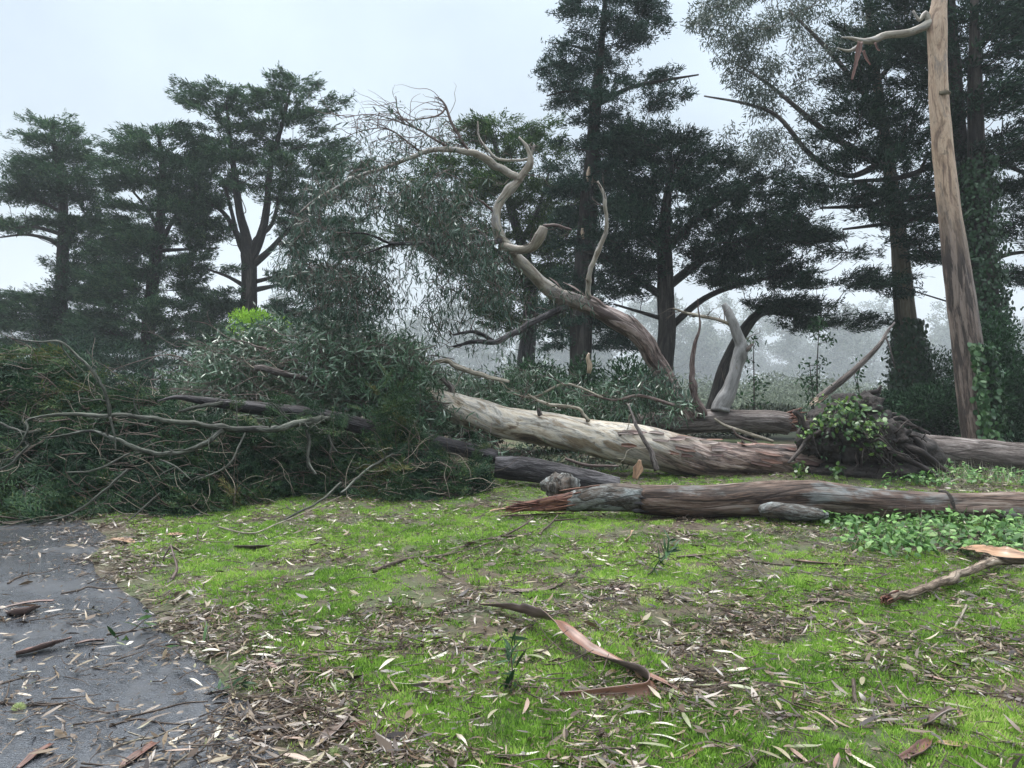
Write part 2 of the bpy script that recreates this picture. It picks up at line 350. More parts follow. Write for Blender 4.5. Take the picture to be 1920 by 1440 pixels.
# ground
m, t, p, o = newmat('lawn_soil'); M['ground'] = m
tc = t.nodes.new('ShaderNodeTexCoord').outputs['Object']
n1 = noise(t, tc, .9, 6, .6); n2 = noise(t, tc, 22, 5, .7)
c = mixc(t, ramp(t, n1, [(.4, (0, 0, 0)), (.6, (1, 1, 1))]), (.062, .044, .024), (.05, .07, .02))
c = mixc(t, .7, c, ramp(t, n2, [(.3, (.3, .3, .3)), (.7, (1.3, 1.25, 1.2))]), 'MULTIPLY')
t.links.new(c, p.inputs['Base Color']); p.inputs['Roughness'].default_value = .8; bump(t, p, n2, .7, .03)
m, t, p, o = newmat('wet_asphalt'); M['asphalt'] = m
tc = t.nodes.new('ShaderNodeTexCoord').outputs['Object']
n1 = noise(t, tc, 1.1, 5, .6); n2 = noise(t, tc, 120, 3, .7); n3 = noise(t, tc, 14, 4, .6)
vor = t.nodes.new('ShaderNodeTexVoronoi'); vor.inputs['Scale'].default_value = 85; t.links.new(tc, vor.inputs['Vector'])
c = ramp(t, n2, [(.3, (.018, .020, .024)), (.5, (.046, .050, .058)), (.7, (.105, .11, .12))])
c = mixc(t, ramp(t, n3, [(.45, (0, 0, 0)), (.75, (.5, .5, .5))]), c, (.03, .026, .022))
t.links.new(c, p.inputs['Base Color']); p.inputs['Specular IOR Level'].default_value = .6
rr = ramp(t, n1, [(.40, (.13, .13, .13)), (.6, (.34, .34, .34))]); t.links.new(rr, p.inputs['Roughness'])
bump(t, p, math_(t, 'ADD', vor.outputs['Distance'], math_(t, 'MULTIPLY', n2, .6)), .4, .004)
# soil of the root plate
m, t, p, o = newmat('dark_root_soil'); M['soil'] = m
tc = t.nodes.new('ShaderNodeTexCoord').outputs['Object']
n1 = noise(t, tc, 9, 7, .7)
t.links.new(ramp(t, n1, [(.3, (.006, .005, .005)), (.55, (.028, .021, .018)), (.75, (.075, .058, .048))]), p.inputs['Base Color'])
p.inputs['Roughness'].default_value = .85; bump(t, p, n1, 1, .06)
# peeled bark strips: tint 0 = weathered outside, 1 = fresh inside
def strip_mat(name, outer, inner):
    m, t, p, o = newmat(name); v = attr(t, 'bark', 'Vector')
    n1 = noise(t, mapping(t, v, (55, 55, 3)), 1, 6, .65); n2 = noise(t, mapping(t, v, (5, 5, 3)), 1, 3, .5)
    c = mixc(t, attr(t, 'tint'), outer, inner)
    c = mixc(t, .9, c, ramp(t, n1, [(.36, (.28, .25, .24)), (.56, (1.15, 1.12, 1.1))]), 'MULTIPLY')
    c = mixc(t, ramp(t, n2, [(.5, (0, 0, 0)), (.75, (.55, .55, .55))]), c, tuple(x * .4 for x in outer))
    t.links.new(c, p.inputs['Base Color']); p.inputs['Roughness'].default_value = .42; p.inputs['Specular IOR Level'].default_value = .5
    bump(t, p, n1, .5, .004); return m
M['strip_red'] = strip_mat('peeled_red_bark', (.12, .09, .08), (.165, .082, .055))
M['strip_brown'] = strip_mat('peeled_brown_bark', (.09, .06, .052), (.125, .055, .038))
M['strip_grey'] = strip_mat('peeled_grey_bark', (.20, .175, .165), (.13, .095, .08))
M['strip_tan'] = strip_mat('peeled_tan_bark', (.40, .31, .22), (.34, .21, .13))
M['strip_dark'] = strip_mat('peeled_dark_bark', (.055, .04, .036), (.10, .05, .04))

# ============================================================ ground and path
def axis(lo, hi, dense_lo, dense_hi, st):
    a = list(np.arange(dense_lo, dense_hi + 1e-6, st)); d = st; x = dense_hi
    while x < hi: d *= 1.25; x += d; a.append(min(x, hi))
    d = st; x = dense_lo; pre = []
    while x > lo: d *= 1.25; x -= d; pre.append(max(x, lo))
    return np.array(pre[::-1] + a)
gx = axis(-640, 640, -9, 11, .1); gy = axis(-60, 700, 0, 18, .1)
X, Yg = np.meshgrid(gx, gy); Z = ground_h(X, Yg)
mb = MB(); nx = len(gx); ii, jj = np.meshgrid(np.arange(len(gy) - 1), np.arange(nx - 1), indexing='ij')
b = (ii * nx + jj).ravel()
mb.add(np.stack([X, Yg, Z], -1), np.stack([b, b + 1, b + nx + 1, b + nx], -1))
tag(mb.build('ground', M['ground'], base=(0, 0, 0)), kind='structure')
ys = np.arange(-6, 26, .06); ts = np.array([0, .02, .06, .15, .3, .6, 1.2, 2.5, 5, 9, 14, 20])
mb = MB(); ex = edge_x(ys)
V = np.stack([ex[:, None] - ts[None, :] + .02, np.repeat(ys[:, None], len(ts), 1), np.full((len(ys), len(ts)), .007)], -1)
V[..., 2] += np.maximum(ground_h(V[..., 0], V[..., 1]), 0) ; V[:, 0, 2] -= .02
n2_ = len(ts); ii, jj = np.meshgrid(np.arange(len(ys) - 1), np.arange(n2_ - 1), indexing='ij'); b = (ii * n2_ + jj).ravel()
mb.add(V, np.stack([b, b + n2_, b + n2_ + 1, b + 1], -1))
tag(mb.build('path', M['asphalt'], base=(0, 0, 0)), kind='structure')

# ============================================================ standing trees
GAPS = [(705, 428, 48, 32), (735, 600, 52, 38), (655, 392, 45, 24), (790, 505, 45, 26), (840, 350, 26, 16), (600, 470, 34, 22), (560, 560, 34, 24), (395, 530, 40, 22), (45, 515, 60, 45), (1660, 480, 70, 34), (1560, 500, 50, 28), (1610, 565, 70, 30), (1180, 575, 40, 26), (1650, 335, 50, 22), (1890, 480, 40, 34), (1540, 470, 30, 20), (1870, 390, 34, 20), (215, 480, 20, 12), (330, 470, 26, 14), (1600, 180, 1, 1)]
def outline_sample(rows, n, hole=.0, hs=55., seed=0):
    rows = np.array(rows, float); yy = rows[:, 0]
    out = []
    while len(out) < n:
        y = rnd(yy[0], yy[-1]); l = np.interp(y, yy, rows[:, 1]); r = np.interp(y, yy, rows[:, 2])
        if rng.random() > (r - l) / (rows[:, 2] - rows[:, 1]).max(): continue
        x = rnd(l, r)
        if hole and vnoise(np.array([x / hs, y / (hs * .42), seed + .5])) < hole: continue
        if y < 640 and any(((x - a) / c) ** 2 + ((y - b) / d) ** 2 < rng.uniform(.7, 1.1) for a, b, c, d in GAPS): continue
        out.append((x, y, l, r))
    return np.array(out)

def crown(mbF, mbB, skel, rows, Y, n, pad=(.6, 1.1), style='cypress', frond=(.22, .05), per=220, hole=.3, hs=55., depth=.8, brad=.03, up=.25, seed=0, minup=True):
    skel = np.asarray(skel)
    S = outline_sample(rows, n, hole, hs, seed); CC = []
    for x, y, l, r in S:
        u = np.clip((x - (l + r) / 2) / max((r - l) / 2, 1), -1, 1); hw = (r - l) / 2 / F * Y
        CC.append(at(x, y, Y + depth * min(hw, 3.5) * math.sqrt(max(0, 1 - u * u)) * rnd(-1, 1)))
    CC = np.array(CC); axis_ = skel.copy()
    dist = np.array([np.min(np.linalg.norm(axis_ - c, axis=1)) for c in CC])
    for ci in np.argsort(dist):
        c = CC[ci]; sc = rnd(*pad)
        hd = np.linalg.norm(skel[:, :2] - c[:2], axis=1)
        cost = np.linalg.norm(skel - c, axis=1) + (2.5 * np.maximum(0, skel[:, 2] - (c[2] - up * hd)) if minup else 0)
        s = skel[np.argmin(cost)]
        v = c - s; L = np.linalg.norm(v)
        tr = axis_[np.argmin(np.linalg.norm(axis_ - c, axis=1))]
        d = unit(np.array([c[0] - tr[0], c[1] - tr[1], 0]) + .15 * rng.normal(size=3) * np.array([1, 1, 0]) + 1e-3)
        if mbB is not None and L > .15:
            mid = (s + c) / 2 + np.array([0, 0, -.08 * L if minup else .12 * L]) + rng.normal(size=3) * .06 * L
            rr = brad * min(1.5, .35 + L * .25)
            tube(mbB, [s, mid, c, c + d * sc * .6], [rr, rr * .75, rr * .45, rr * .15], 4, max(.3, L / 7), cap=False)
        if L > .3: skel = np.vstack([skel, c[None]])
        k = int(per * sc * sc / (((pad[0] + pad[1]) / 2) ** 2)) + 8
        perp = np.cross(d, [0, 0, 1]); Z_ = np.array([0, 0, 1.])
        if style in ('cypress', 'spruce'):
            cy = style == 'cypress'
            m_ = 7; sa = rnd(-.8, .95, m_); sb = rng.normal(size=m_) * .42 * (1.1 - .5 * np.clip(sa, 0, 1)); sh = rng.normal(size=m_) * .09
            w = rng.integers(0, m_, k); tt = rnd(-.45, .45, k)
            fan = sb[w] * 1.1
            A = sa[w] + tt * .8; Bq = sb[w] + tt * fan + rng.normal(size=k) * .10; H = sh[w] + rng.normal(size=k) * (.085 if cy else .10) + (.20 * np.clip(A, 0, 2) ** 2 if cy else -.14 * A)
            C = c + sc * (d * A[:, None] + perp * Bq[:, None] + Z_ * H[:, None])
            if cy:
                D = d * 1.0 + perp * (fan * 1.0)[:, None] + rng.normal(size=(k, 3)) * .5 + Z_ * .22; N = Z_ + rng.normal(size=(k, 3)) * .5
            else:
                D = d * .6 + rng.normal(size=(k, 3)) * .55 + Z_ * .1; N = rdir(k)
        else:
            q = rdir(k) * (rng.random(k) ** .5)[:, None] * sc * np.array([1, 1, .6])
            C = c + q; D = unit(q) * .4 + rng.normal(size=(k, 3)) * .5 + np.array([0, 0, -.45]); N = rdir(k)
        tn = np.clip(.35 + .22 * rng.normal(size=k) + .35 * (rng.random() - .5), 0, 1)
        diamonds(mbF, C, D, N, frond[0] * rnd(.6, 1.3, k), frond[1] * rnd(.7, 1.3, k), tn)

def std_tree(name, label, group, Y, trunk, limbs, rows, n, bark, leaf, tbark=None, **kw):
    """trunk / limbs: lists of (px, py, r_px[, dY])"""
    def conv(pp):
        P = np.array([at(q[0], q[1], Y + (q[3] if len(q) > 3 else 0)) for q in pp]); rad = np.array([q[2] / F * Y for q in pp]); return P, rad
    P, rad = conv(trunk)
    gz = float(ground_h(P[0][0], P[0][1]))
    if P[0][2] > gz: 
        P = np.vstack([[P[0][0], P[0][1], gz - .1], P]); rad = np.concatenate([[rad[0] * 1.15], rad])
    root = thing(name, label, 'tree', (P[0][0], P[0][1], gz), group)
    m1 = MB(); tube(m1, P, rad, 12, .35, .12, .8, ridge=.03); m1.build('trunk', tbark or bark, root)
    sk = [resample(P, rad, .4)[0]]
    for lb in limbs:
        p2, r2 = conv(lb); m2 = MB(); tube(m2, p2, r2, 8, .3, .1, 1); m2.build('limb', bark, root); sk.append(resample(p2, r2, .4)[0])
    skel = np.concatenate(sk)
    mf = MB(); mbr = MB(); rws = rows if isinstance(rows[0][0], (list, tuple)) else [rows]
    tot = sum(sum((r[2] - r[1]) for r in rw) / len(rw) * (rw[-1][0] - rw[0][0]) for rw in rws)
    for i, rw in enumerate(rws):
        fr = sum((r[2] - r[1]) for r in rw) / len(rw) * (rw[-1][0] - rw[0][0]) / tot
        crown(mf, mbr, skel, rw, Y, max(4, int(n * fr)), seed=i * 3 + len(label), **kw)
    if mbr.n: tag(mbr.build('branches', bark, root), kind='stuff')
    mf.build('crown', leaf, root, shade=False)
    return root

G_CY = 'cypress trees standing beyond the fallen trees'
std_tree('cypress_tree', 'narrow hazy cypress at the left edge, its bare trunk showing between low flat tiers', G_CY, 40,
         [(112, 660, 12), (114, 560, 11), (118, 480, 10), (119, 400, 9), (112, 320, 7), (100, 260, 4), (95, 225, 2)],
         [[(119, 470, 5), (95, 450, 4), (50, 440, 2.5), (0, 445, 1.5)], [(118, 440, 4), (60, 425, 2.5), (15, 430, 1.5)], [(122, 460, 5), (150, 420, 3), (165, 395, 2)], [(118, 400, 4), (70, 375, 2.5), (20, 365, 1.5)]],
         [[(215, 84, 106), (240, 70, 135), (260, 45, 155), (285, 55, 165), (310, 20, 178), (330, 25, 180), (360, 15, 190), (390, 50, 190)],
          [(352, -40, 40), (366, -50, 80), (380, -40, 60)],
          [(408, -40, 150), (424, -50, 190), (436, -30, 170)],
          [(395, 120, 205), (470, 120, 210), (540, 100, 215), (600, 90, 210), (660, 80, 210)],
          [(545, 10, 110), (570, -10, 120), (600, -20, 120), (660, -30, 120)]],
         400, M['bark_black'], M['cypress_far_hazed'], pad=(.5, 1.1), per=300, frond=(.24, .05), hole=.27)
std_tree('cypress_tree', 'second hazy cypress from the left edge with a ragged top and dense dark lower half', G_CY, 38,
         [(275, 690, 13), (280, 600, 12), (290, 500, 11), (300, 420, 9), (305, 340, 6), (300, 270, 4), (292, 232, 2)],
         [[(295, 470, 6), (320, 420, 4), (345, 380, 2)], [(298, 430, 5), (275, 390, 3), (250, 360, 2)], [(295, 470, 4), (340, 468, 3), (410, 465, 1.5)]],
         [[(230, 270, 320), (255, 248, 345), (275, 212, 362), (300, 190, 380), (330, 200, 395), (380, 205, 390), (430, 200, 400)],
          [(430, 190, 380), (500, 180, 390), (560, 170, 400), (610, 160, 440), (690, 140, 440)]],
         480, M['bark_black'], M['cypress_far_hazed'], pad=(.5, 1.1), per=300, frond=(.24, .05), hole=.25)
std_tree('cypress_tree', 'tall hazy cypress with bare forking limbs fanning from a thick trunk under a two-peaked top', G_CY, 38,
         [(466, 680, 16), (466, 590, 15), (468, 530, 15), (466, 480, 14), (460, 440, 9), (450, 400, 8), (440, 330, 6), (430, 250, 4), (425, 190, 2)],
         [[(468, 490, 11), (490, 440, 9), (500, 390, 7), (508, 310, 5), (530, 230, 4), (545, 165, 2)],
          [(466, 480, 7), (445, 440, 6), (420, 400, 4), (390, 380, 3), (350, 370, 1.5)],
          [(470, 500, 8), (505, 470, 6), (540, 430, 4), (580, 390, 2)],
          [(468, 490, 7), (480, 450, 6), (510, 420, 4), (525, 360, 3)],
          [(464, 540, 5), (430, 520, 3), (390, 505, 2)], [(470, 545, 6), (520, 535, 3), (570, 525, 2)], [(470, 530, 5), (510, 520, 3), (560, 500, 2)],
          [(466, 485, 6), (450, 460, 5), (440, 420, 4), (420, 340, 3)]],
         [[(160, 365, 462), (185, 340, 470), (205, 370, 465), (240, 380, 470), (300, 365, 480)],
          [(142, 515, 580), (165, 500, 605), (200, 470, 632), (230, 480, 620), (280, 490, 640)],
          [(280, 345, 660), (320, 360, 680), (352, 340, 690)],
          [(345, 350, 470), (400, 335, 430), (450, 330, 430)], [(345, 500, 690), (420, 530, 700), (490, 545, 700)],
          [(500, 350, 440), (530, 330, 450), (580, 380, 450)], [(500, 510, 640), (550, 500, 650), (620, 520, 680)]],
         460, M['bark_black'], M['cypress_far_hazed'], pad=(.45, .95), per=290, frond=(.23, .048), hole=.30)
std_tree('cypress_tree', 'broad green-topped cypress behind the arching pale limb', G_CY, 33,
         [(985, 690, 17), (992, 620, 15), (995, 560, 14), (985, 480, 11), (960, 400, 8), (940, 320, 5), (925, 260, 3)],
         [[(990, 520, 7), (930, 470, 5), (860, 430, 3), (800, 400, 2)], [(980, 450, 6), (1010, 390, 4), (1030, 320, 2)]],
         [[(228, 895, 985), (245, 870, 1030), (270, 860, 1040), (300, 800, 1060), (350, 760, 1090), (420, 740, 1090), (500, 800, 1080)],
          [(500, 840, 1080), (560, 890, 1090), (620, 930, 1100)]],
         340, M['bark_dark'], M['cypress_olive'], pad=(.55, 1.1), per=300, frond=(.21, .046), hole=.27)
std_tree('conifer_tree', 'tall ragged conifer with tufted side branches, its tip cut by the photo top', G_CY, 27,
         [(1088, 700, 22), (1090, 600, 21), (1096, 500, 20), (1103, 400, 18), (1110, 300, 14), (1118, 180, 10), (1130, 60, 6), (1140, -60, 3), (1146, -110, 1)],
         [[(1112, 200, 6), (1180, 165, 4), (1250, 150, 3), (1310, 140, 1.5)], [(1116, 180, 5), (1070, 170, 3), (1025, 180, 1.5)], [(1122, 100, 4), (1070, 85, 2), (1030, 80, 1)],
          [(1110, 330, 6), (1160, 300, 4), (1195, 250, 2)]],
         [[(-100, 1135, 1155), (-40, 1120, 1175), (0, 1075, 1205), (20, 1060, 1235), (50, 1060, 1240), (75, 1090, 1200), (82, 1030, 1200)],
          [(82, 1022, 1170), (110, 1040, 1150), (130, 1010, 1150)],
          [(125, 1030, 1240), (140, 1015, 1315), (160, 1030, 1325), (180, 1015, 1310), (195, 1020, 1260), (205, 1060, 1200)],
          [(205, 1075, 1180), (240, 1060, 1215), (280, 1050, 1250), (330, 1040, 1240), (400, 1050, 1220), (470, 1050, 1200)],
          [(480, 1060, 1180), (560, 1040, 1160), (660, 1030, 1180)]],
         390, M['bark_black'], M['spruce'], pad=(.3, .72), per=200, frond=(.17, .034), style='spruce', hole=.37, hs=40)
std_tree('cypress_tree', 'wide dark cypress with heavy horizontal tiers right of the arching limb', G_CY, 26,
         [(1245, 700, 18), (1250, 620, 17), (1248, 540, 16), (1245, 450, 13), (1250, 380, 9), (1260, 310, 4)],
         [[(1318, 830, 19, 1), (1340, 760, 16, 1), (1360, 690, 14, 1), (1395, 620, 11, 1), (1430, 585, 8, 1), (1480, 590, 5, 1), (1540, 600, 3, 1)],
          [(1248, 540, 9), (1330, 480, 7), (1420, 440, 5), (1500, 420, 3)], [(1246, 470, 8), (1320, 400, 6), (1400, 350, 4), (1450, 330, 2)],
          [(1248, 560, 8), (1190, 520, 6), (1130, 480, 4), (1090, 470, 2)], [(1250, 620, 7), (1320, 560, 6), (1400, 530, 4), (1500, 510, 3)], [(1250, 600, 5), (1200, 585, 3), (1150, 570, 2)]],
         [[(240, 1150, 1285), (265, 1130, 1310), (285, 1120, 1370), (305, 1190, 1390), (330, 1150, 1460), (370, 1140, 1480), (400, 1110, 1500), (440, 1110, 1560), (470, 1120, 1600)],
          [(470, 1280, 1600), (510, 1310, 1640), (540, 1330, 1660)], [(560, 1370, 1620), (590, 1470, 1640), (620, 1500, 1640)], [(470, 1130, 1240), (520, 1150, 1240), (560, 1140, 1200)]],
         500, M['bark_black'], M['cypress_dark'], pad=(.42, .9), per=280, frond=(.18, .036), hole=.32)
std_tree('eucalyptus_tree', 'slender tan eucalyptus with an airy pale crown, ivy at its foot and hazy wood behind', None, 25,
         [(1710, 780, 30), (1706, 720, 26), (1698, 600, 19), (1690, 500, 16), (1680, 400, 14), (1668, 320, 12), (1660, 260, 10), (1640, 120, 7), (1620, -40, 4), (1610, -140, 2)],
         [[(1668, 320, 8), (1600, 280, 7), (1540, 240, 6), (1480, 190, 4), (1430, 150, 3), (1380, 120, 1.5)], [(1664, 300, 7), (1590, 330, 5), (1520, 290, 5), (1460, 220, 4), (1400, 195, 3), (1320, 180, 1.5)],
          [(1655, 220, 6), (1600, 150, 5), (1540, 80, 4), (1480, 20, 2)], [(1676, 380, 7), (1620, 345, 4), (1560, 350, 3), (1500, 340, 2)], [(1690, 380, 5), (1720, 330, 4), (1740, 290, 3)], [(1648, 150, 5), (1690, 90, 4), (1720, 0, 2)]],
         [[(-120, 1330, 1720), (-60, 1320, 1730), (0, 1312, 1740), (40, 1300, 1720), (80, 1310, 1700), (130, 1370, 1640), (180, 1340, 1560), (200, 1390, 1540), (240, 1350, 1560), (290, 1340, 1560), (330, 1400, 1580)]],
         330, M['bark_grey'], M['euc_crown'], tbark=M['tan_trunk'], pad=(.3, .6), per=90, frond=(.17, .036), style='euc', hole=.38, hs=45, brad=.02, up=.0)
std_tree('cypress_tree', 'very dark cypress crown directly behind the big pale right-hand trunk', G_CY, 23.5,
         [(1812, 780, 20), (1815, 600, 19), (1812, 450, 18), (1800, 300, 16), (1790, 150, 13), (1780, 0, 9), (1775, -150, 3)],
         [[(1795, 300, 8), (1850, 290, 5), (1910, 320, 4), (1960, 340, 2)], [(1805, 360, 8), (1720, 370, 6), (1620, 385, 5), (1540, 390, 2)], [(1812, 420, 8), (1720, 410, 6), (1660, 420, 4), (1580, 430, 2)], [(1800, 280, 7), (1700, 330, 5), (1600, 340, 3)], [(1815, 520, 6), (1880, 480, 4), (1950, 470, 3)]],
         [[(-160, 1720, 1840), (-60, 1680, 1900), (0, 1650, 1960), (60, 1600, 1990), (110, 1570, 2000), (200, 1560, 2000), (280, 1540, 1990), (330, 1520, 1980)],
          [(330, 1500, 1780), (380, 1480, 1780), (440, 1480, 1780), (490, 1530, 1780)], [(330, 1840, 1990), (420, 1860, 2000), (470, 1850, 2000)], [(520, 1600, 1720), (555, 1620, 1720)], [(490, 1870, 1990), (530, 1860, 1980)]],
         540, M['bark_black'], M['cypress_dark'], pad=(.42, .9), per=260, frond=(.18, .036), hole=.33)

def ivy_on(root, axisP, axisR, n, leafsize, mat, side=None, off=.04, name='ivy', tb=(0, 1)):
    mbv = MB(); P, r = resample(axisP, axisR, .1)
    k = rng.integers(0, len(P), n); a = rnd(0, 2 * math.pi, n) if side is None else rng.normal(size=n) * side[1] + side[0]
    o = np.stack([np.cos(a), np.sin(a), 0 * a], -1)
    C = P[k] + o * (r[k] + np.abs(rng.normal(size=n)) * off + .01)[:, None] + rng.normal(size=(n, 3)) * .03
    D = np.array([0, 0, -1.]) + rng.normal(size=(n, 3)) * .5 + o * .3
    leaf8(mbv, C, D, o + rng.normal(size=(n, 3)) * .35, leafsize * rnd(.6, 1.3, n), leafsize * .85 * rnd(.7, 1.2, n), .2, np.clip(rnd(tb[0], tb[1], n) ** 1.3, 0, 1), (.6, 1, .75, .05))
    return mbv.build(name, mat, root, shade=False)
# ivy on the foot of the slender eucalyptus
for o in list(scene.objects):
    if o.name == 'eucalyptus_tree':
        Y = 25; ivy_on(o, [at(1712, 800, Y), at(1706, 700, Y), at(1702, 600, Y)], [34 / F * Y, 27 / F * Y, 14 / F * Y], 4200, .13, M['ivy'], off=.13, tb=(0, .6))
# ivy covered trunk at the right
Y = 21
root = thing('ivy_clad_tree', 'dark trunk wrapped in ivy just right of the big pale trunk', 'tree', (at(1850, 800, Y)[0], Y, 0))
mb = MB(); TP = [at(1862, 840, Y), at(1858, 700, Y), at(1848, 560, Y), at(1840, 430, Y), at(1832, 300, Y), at(1828, 150, Y), at(1826, -80, Y)]; TR = np.array([30, 26, 22, 19, 16, 12, 4]) / F * Y
tube(mb, TP, TR, 12, .3, .1, 1); mb.build('trunk', M['bark_black'], root)
ivy_on(root, TP[:5], TR[:5] * 1.1, 7000, .10, M['ivy'], off=.16, tb=(0, .45))
mf = MB(); mbr = MB(); crown(mf, mbr, resample(TP[4:], TR[4:], .4)[0], [(-110, 1800, 1880), (0, 1760, 1960), (120, 1780, 2000), (230, 1850, 2010), (300, 1860, 1990)], Y, 60, pad=(.5, .9), per=110, frond=(.2, .05), hole=.25)
mbr.build('branches', M['bark_black'], root); mf.build('crown', M['cypress_dark'], root, shade=False)

# ---- big pale eucalyptus at the right
Y = 16
root = thing('eucalyptus_tree', 'big pale eucalyptus trunk at the right, smooth tan above and rough brown at the base', 'tree', (at(1842, 860, Y)[0], Y, 0))
M['euc_stand'] = euc_mat('standing_eucalyptus_bark', TAN, 4.3, 6.4, True, 1.4, ((.035, .024, .02), (.105, .074, .06), (.20, .155, .13)))
TP = [at(*q, Y) for q in ((1846, 890), (1837, 820), (1826, 740), (1814, 650), (1802, 560), (1784, 430), (1773, 330), (1763, 230), (1758, 110), (1757, 50), (1761, 5), (1768, -60), (1775, -160))]
TR = np.array([38, 31, 28.5, 26.5, 24.5, 20.5, 18.8, 17.4, 15.8, 17, 13.5, 12, 10]) / F * Y
mb = MB(); tube(mb, TP, TR, 40, .08, .05, 1.0, ridge=.03); mb.build('trunk', M['euc_stand'], root)
M['euc_limb'] = euc_mat('pale_limb_bark', LIMB, 99, 100)
for pp in ([(1752, 40, 10), (1728, 52, 7.5), (1700, 62, 7), (1660, 66, 6.5), (1640, 75, 7), (1618, 77, 5), (1598, 72, 3), (1578, 70, 1)],
           [(1745, 45, 6), (1735, 25, 5), (1724, 38, 3), (1712, 20, 2)], [(1620, 77, 4), (1595, 95, 3), (1570, 90, 1)]):
    mb = MB(); tube(mb, [at(a, b_, Y) for a, b_, _ in pp], [r / F * Y for *_, r in pp], 12, .08, .1, 3); mb.build('limb', M['euc_limb'], root)
mb = MB(); tube(mb, [at(1762, 175, Y - .15), at(1776, 173, Y - .25), at(1781, 175, Y - .23)], [.05, .045, .03], 8, .04, .1, 3); mb.build('branch_stub', M['tan_trunk'], root)
# ivy running up the foot, in a strip and down the right flank
ivy_on(root, TP[:4], TR[:4], 520, .11, M['ivy'], side=(-1.72, .17), off=.04, tb=(.45, 1))
ivy_on(root, TP[:4], TR[:4], 1700, .10, M['ivy'], side=(-.75, .22), off=.09, tb=(0, .8))

def ribbon(mb, P, w, th=.004, curl=.6, roll=None, nrm=(0, 0, 1), step=.03, k=7):
    """curled strip of bark; curl = half angle of the cross-section arc; tint 0 outside, 1 inside"""
    P, w = resample(P, w, step); n = len(P); T = unit(np.gradient(P, axis=0))
    roll = np.zeros(n) if roll is None else np.interp(np.linspace(0, 1, n), np.linspace(0, 1, len(roll)), roll)
    N = np.array(nrm, float)[None] - T * (T @ np.array(nrm, float))[:, None]; N = unit(N); S = np.cross(T, N)
    c, s = np.cos(roll)[:, None], np.sin(roll)[:, None]; S2 = S * c + N * s; N2 = N * c - S * s
    d = np.concatenate([[0], np.cumsum(np.linalg.norm(np.diff(P, axis=0), axis=1))])
    a = np.linspace(-curl, curl, k); Rr = (w / 2 / max(math.sin(min(curl, 1.5)), .05))
    jag = 1 + .4 * (vnoise(np.stack([d * 16, d * 0, d * 0], -1)) - .5)
    rows = []
    for off in (0, th):
        rad = (Rr + off)[:, None]
        rows.append(P[:, None] + S2[:, None] * (np.sin(a)[None] * rad * jag[:, None])[..., None] + N2[:, None] * ((Rr[:, None] - np.cos(a)[None] * rad))[..., None])
    V = np.concatenate([rows[0].reshape(-1, 3), rows[1].reshape(-1, 3)]); m_ = n * k
    i, j = np.meshgrid(np.arange(n - 1), np.arange(k - 1), indexing='ij'); b = (i * k + j).ravel()
    q1 = np.stack([b, b + 1, b + k + 1, b + k], -1); q2 = q1[:, ::-1] + m_
    e = np.arange(n - 1) * k
    q3 = np.stack([e, e + k, e + k + m_, e + m_], -1); e2 = e + k - 1; q4 = np.stack([e2, e2 + m_, e2 + k + m_, e2 + k], -1)
    f = np.arange(k - 1); q5 = np.stack([f, f + m_, f + 1 + m_, f + 1], -1); f2 = f + (n - 1) * k; q6 = np.stack([f2, f2 + 1, f2 + 1 + m_, f2 + m_], -1)
    bark = np.stack([np.sin(a)[None] * w[:, None] / 2, 0 * a[None] + 0 * w[:, None], d[:, None] + 0 * a[None]], -1).reshape(-1, 3)
    mb.add(V, np.vstack([q1, q2, q3, q4, q5, q6]), bark=np.vstack([bark, bark]), tint=np.concatenate([np.ones(m_), np.zeros(m_)]))
for pp, w in (([(1612, 78), (1608, 100), (1603, 125), (1597, 150)], .14), ([(1618, 95), (1624, 110), (1632, 122)], .08), ([(1640, 80), (1645, 92), (1650, 95)], .06)):
    mb = MB(); ribbon(mb, [at(a, b_, Y - .1) for a, b_ in pp], np.linspace(w, w * .3, len(pp)), curl=.9, nrm=(0, -1, .1)); mb.build('hanging_bark', M['strip_brown'], root)

# ---- trees & shrubs of the middle distance
def bush(name, label, group, x, y, w, h, d, n, leaf, lsz, stems=8, cat='shrub', lw=.4, lump=7, z0=None):
    z = float(ground_h(x, y)) if z0 is None else z0
    root = thing(name, label, cat, (x, y, z), group)
    mf = MB(); ms = MB()
    cs = [np.array([x + rnd(-.4, .4) * w, y + rnd(-.4, .4) * d, z + h * rnd(.25, .72)]) for _ in range(lump)]
    for c in cs[:stems]: tube(ms, [(x + rnd(-.1, .1) * w, y, z - .05), (c + np.array([x, y, z])) / 2 + rng.normal(size=3) * .08, c], [.03, .022, .01], 5, .3)
    for c in cs:
        k = n // lump; q = rdir(k) * (rng.random(k) ** .4)[:, None] * np.array([w * .28, d * .28, h * .3]) * rnd(.7, 1.25)
        D = unit(q) + rng.normal(size=(k, 3)) * .6 + np.array([0, 0, .2]); C = c + q; C[:, 2] = np.maximum(C[:, 2], z + .03)
        diamonds(mf, C, D, np.array([0, 0, 1.]) + rng.normal(size=(k, 3)) * .6, lsz * rnd(.6, 1.3, k), lsz * lw * rnd(.7, 1.2, k), np.clip(.4 + .25 * rng.normal(size=k), 0, 1))
    ms.build('stems', M['bark_black'], root); mf.build('foliage', leaf, root, shade=False)
    return root
x_ = lambda px, Y: (px - 960) / F * Y
bush('shrub', 'bright lime green shrub showing above the fallen leaf pile', None, x_(485, 30), 30, 1.9, 1.9, 1.8, 5000, M['lime'], .13, z0=2.9)
GS = 'dark shrubs at the right edge of the wood'
bush('shrub', 'low dense dark shrub between the ivy-footed tree and the big pale trunk', GS, x_(1760, 19.5), 19.5, 2.1, 1.75, 1.6, 9000, M['shrub'], .11, lump=10)
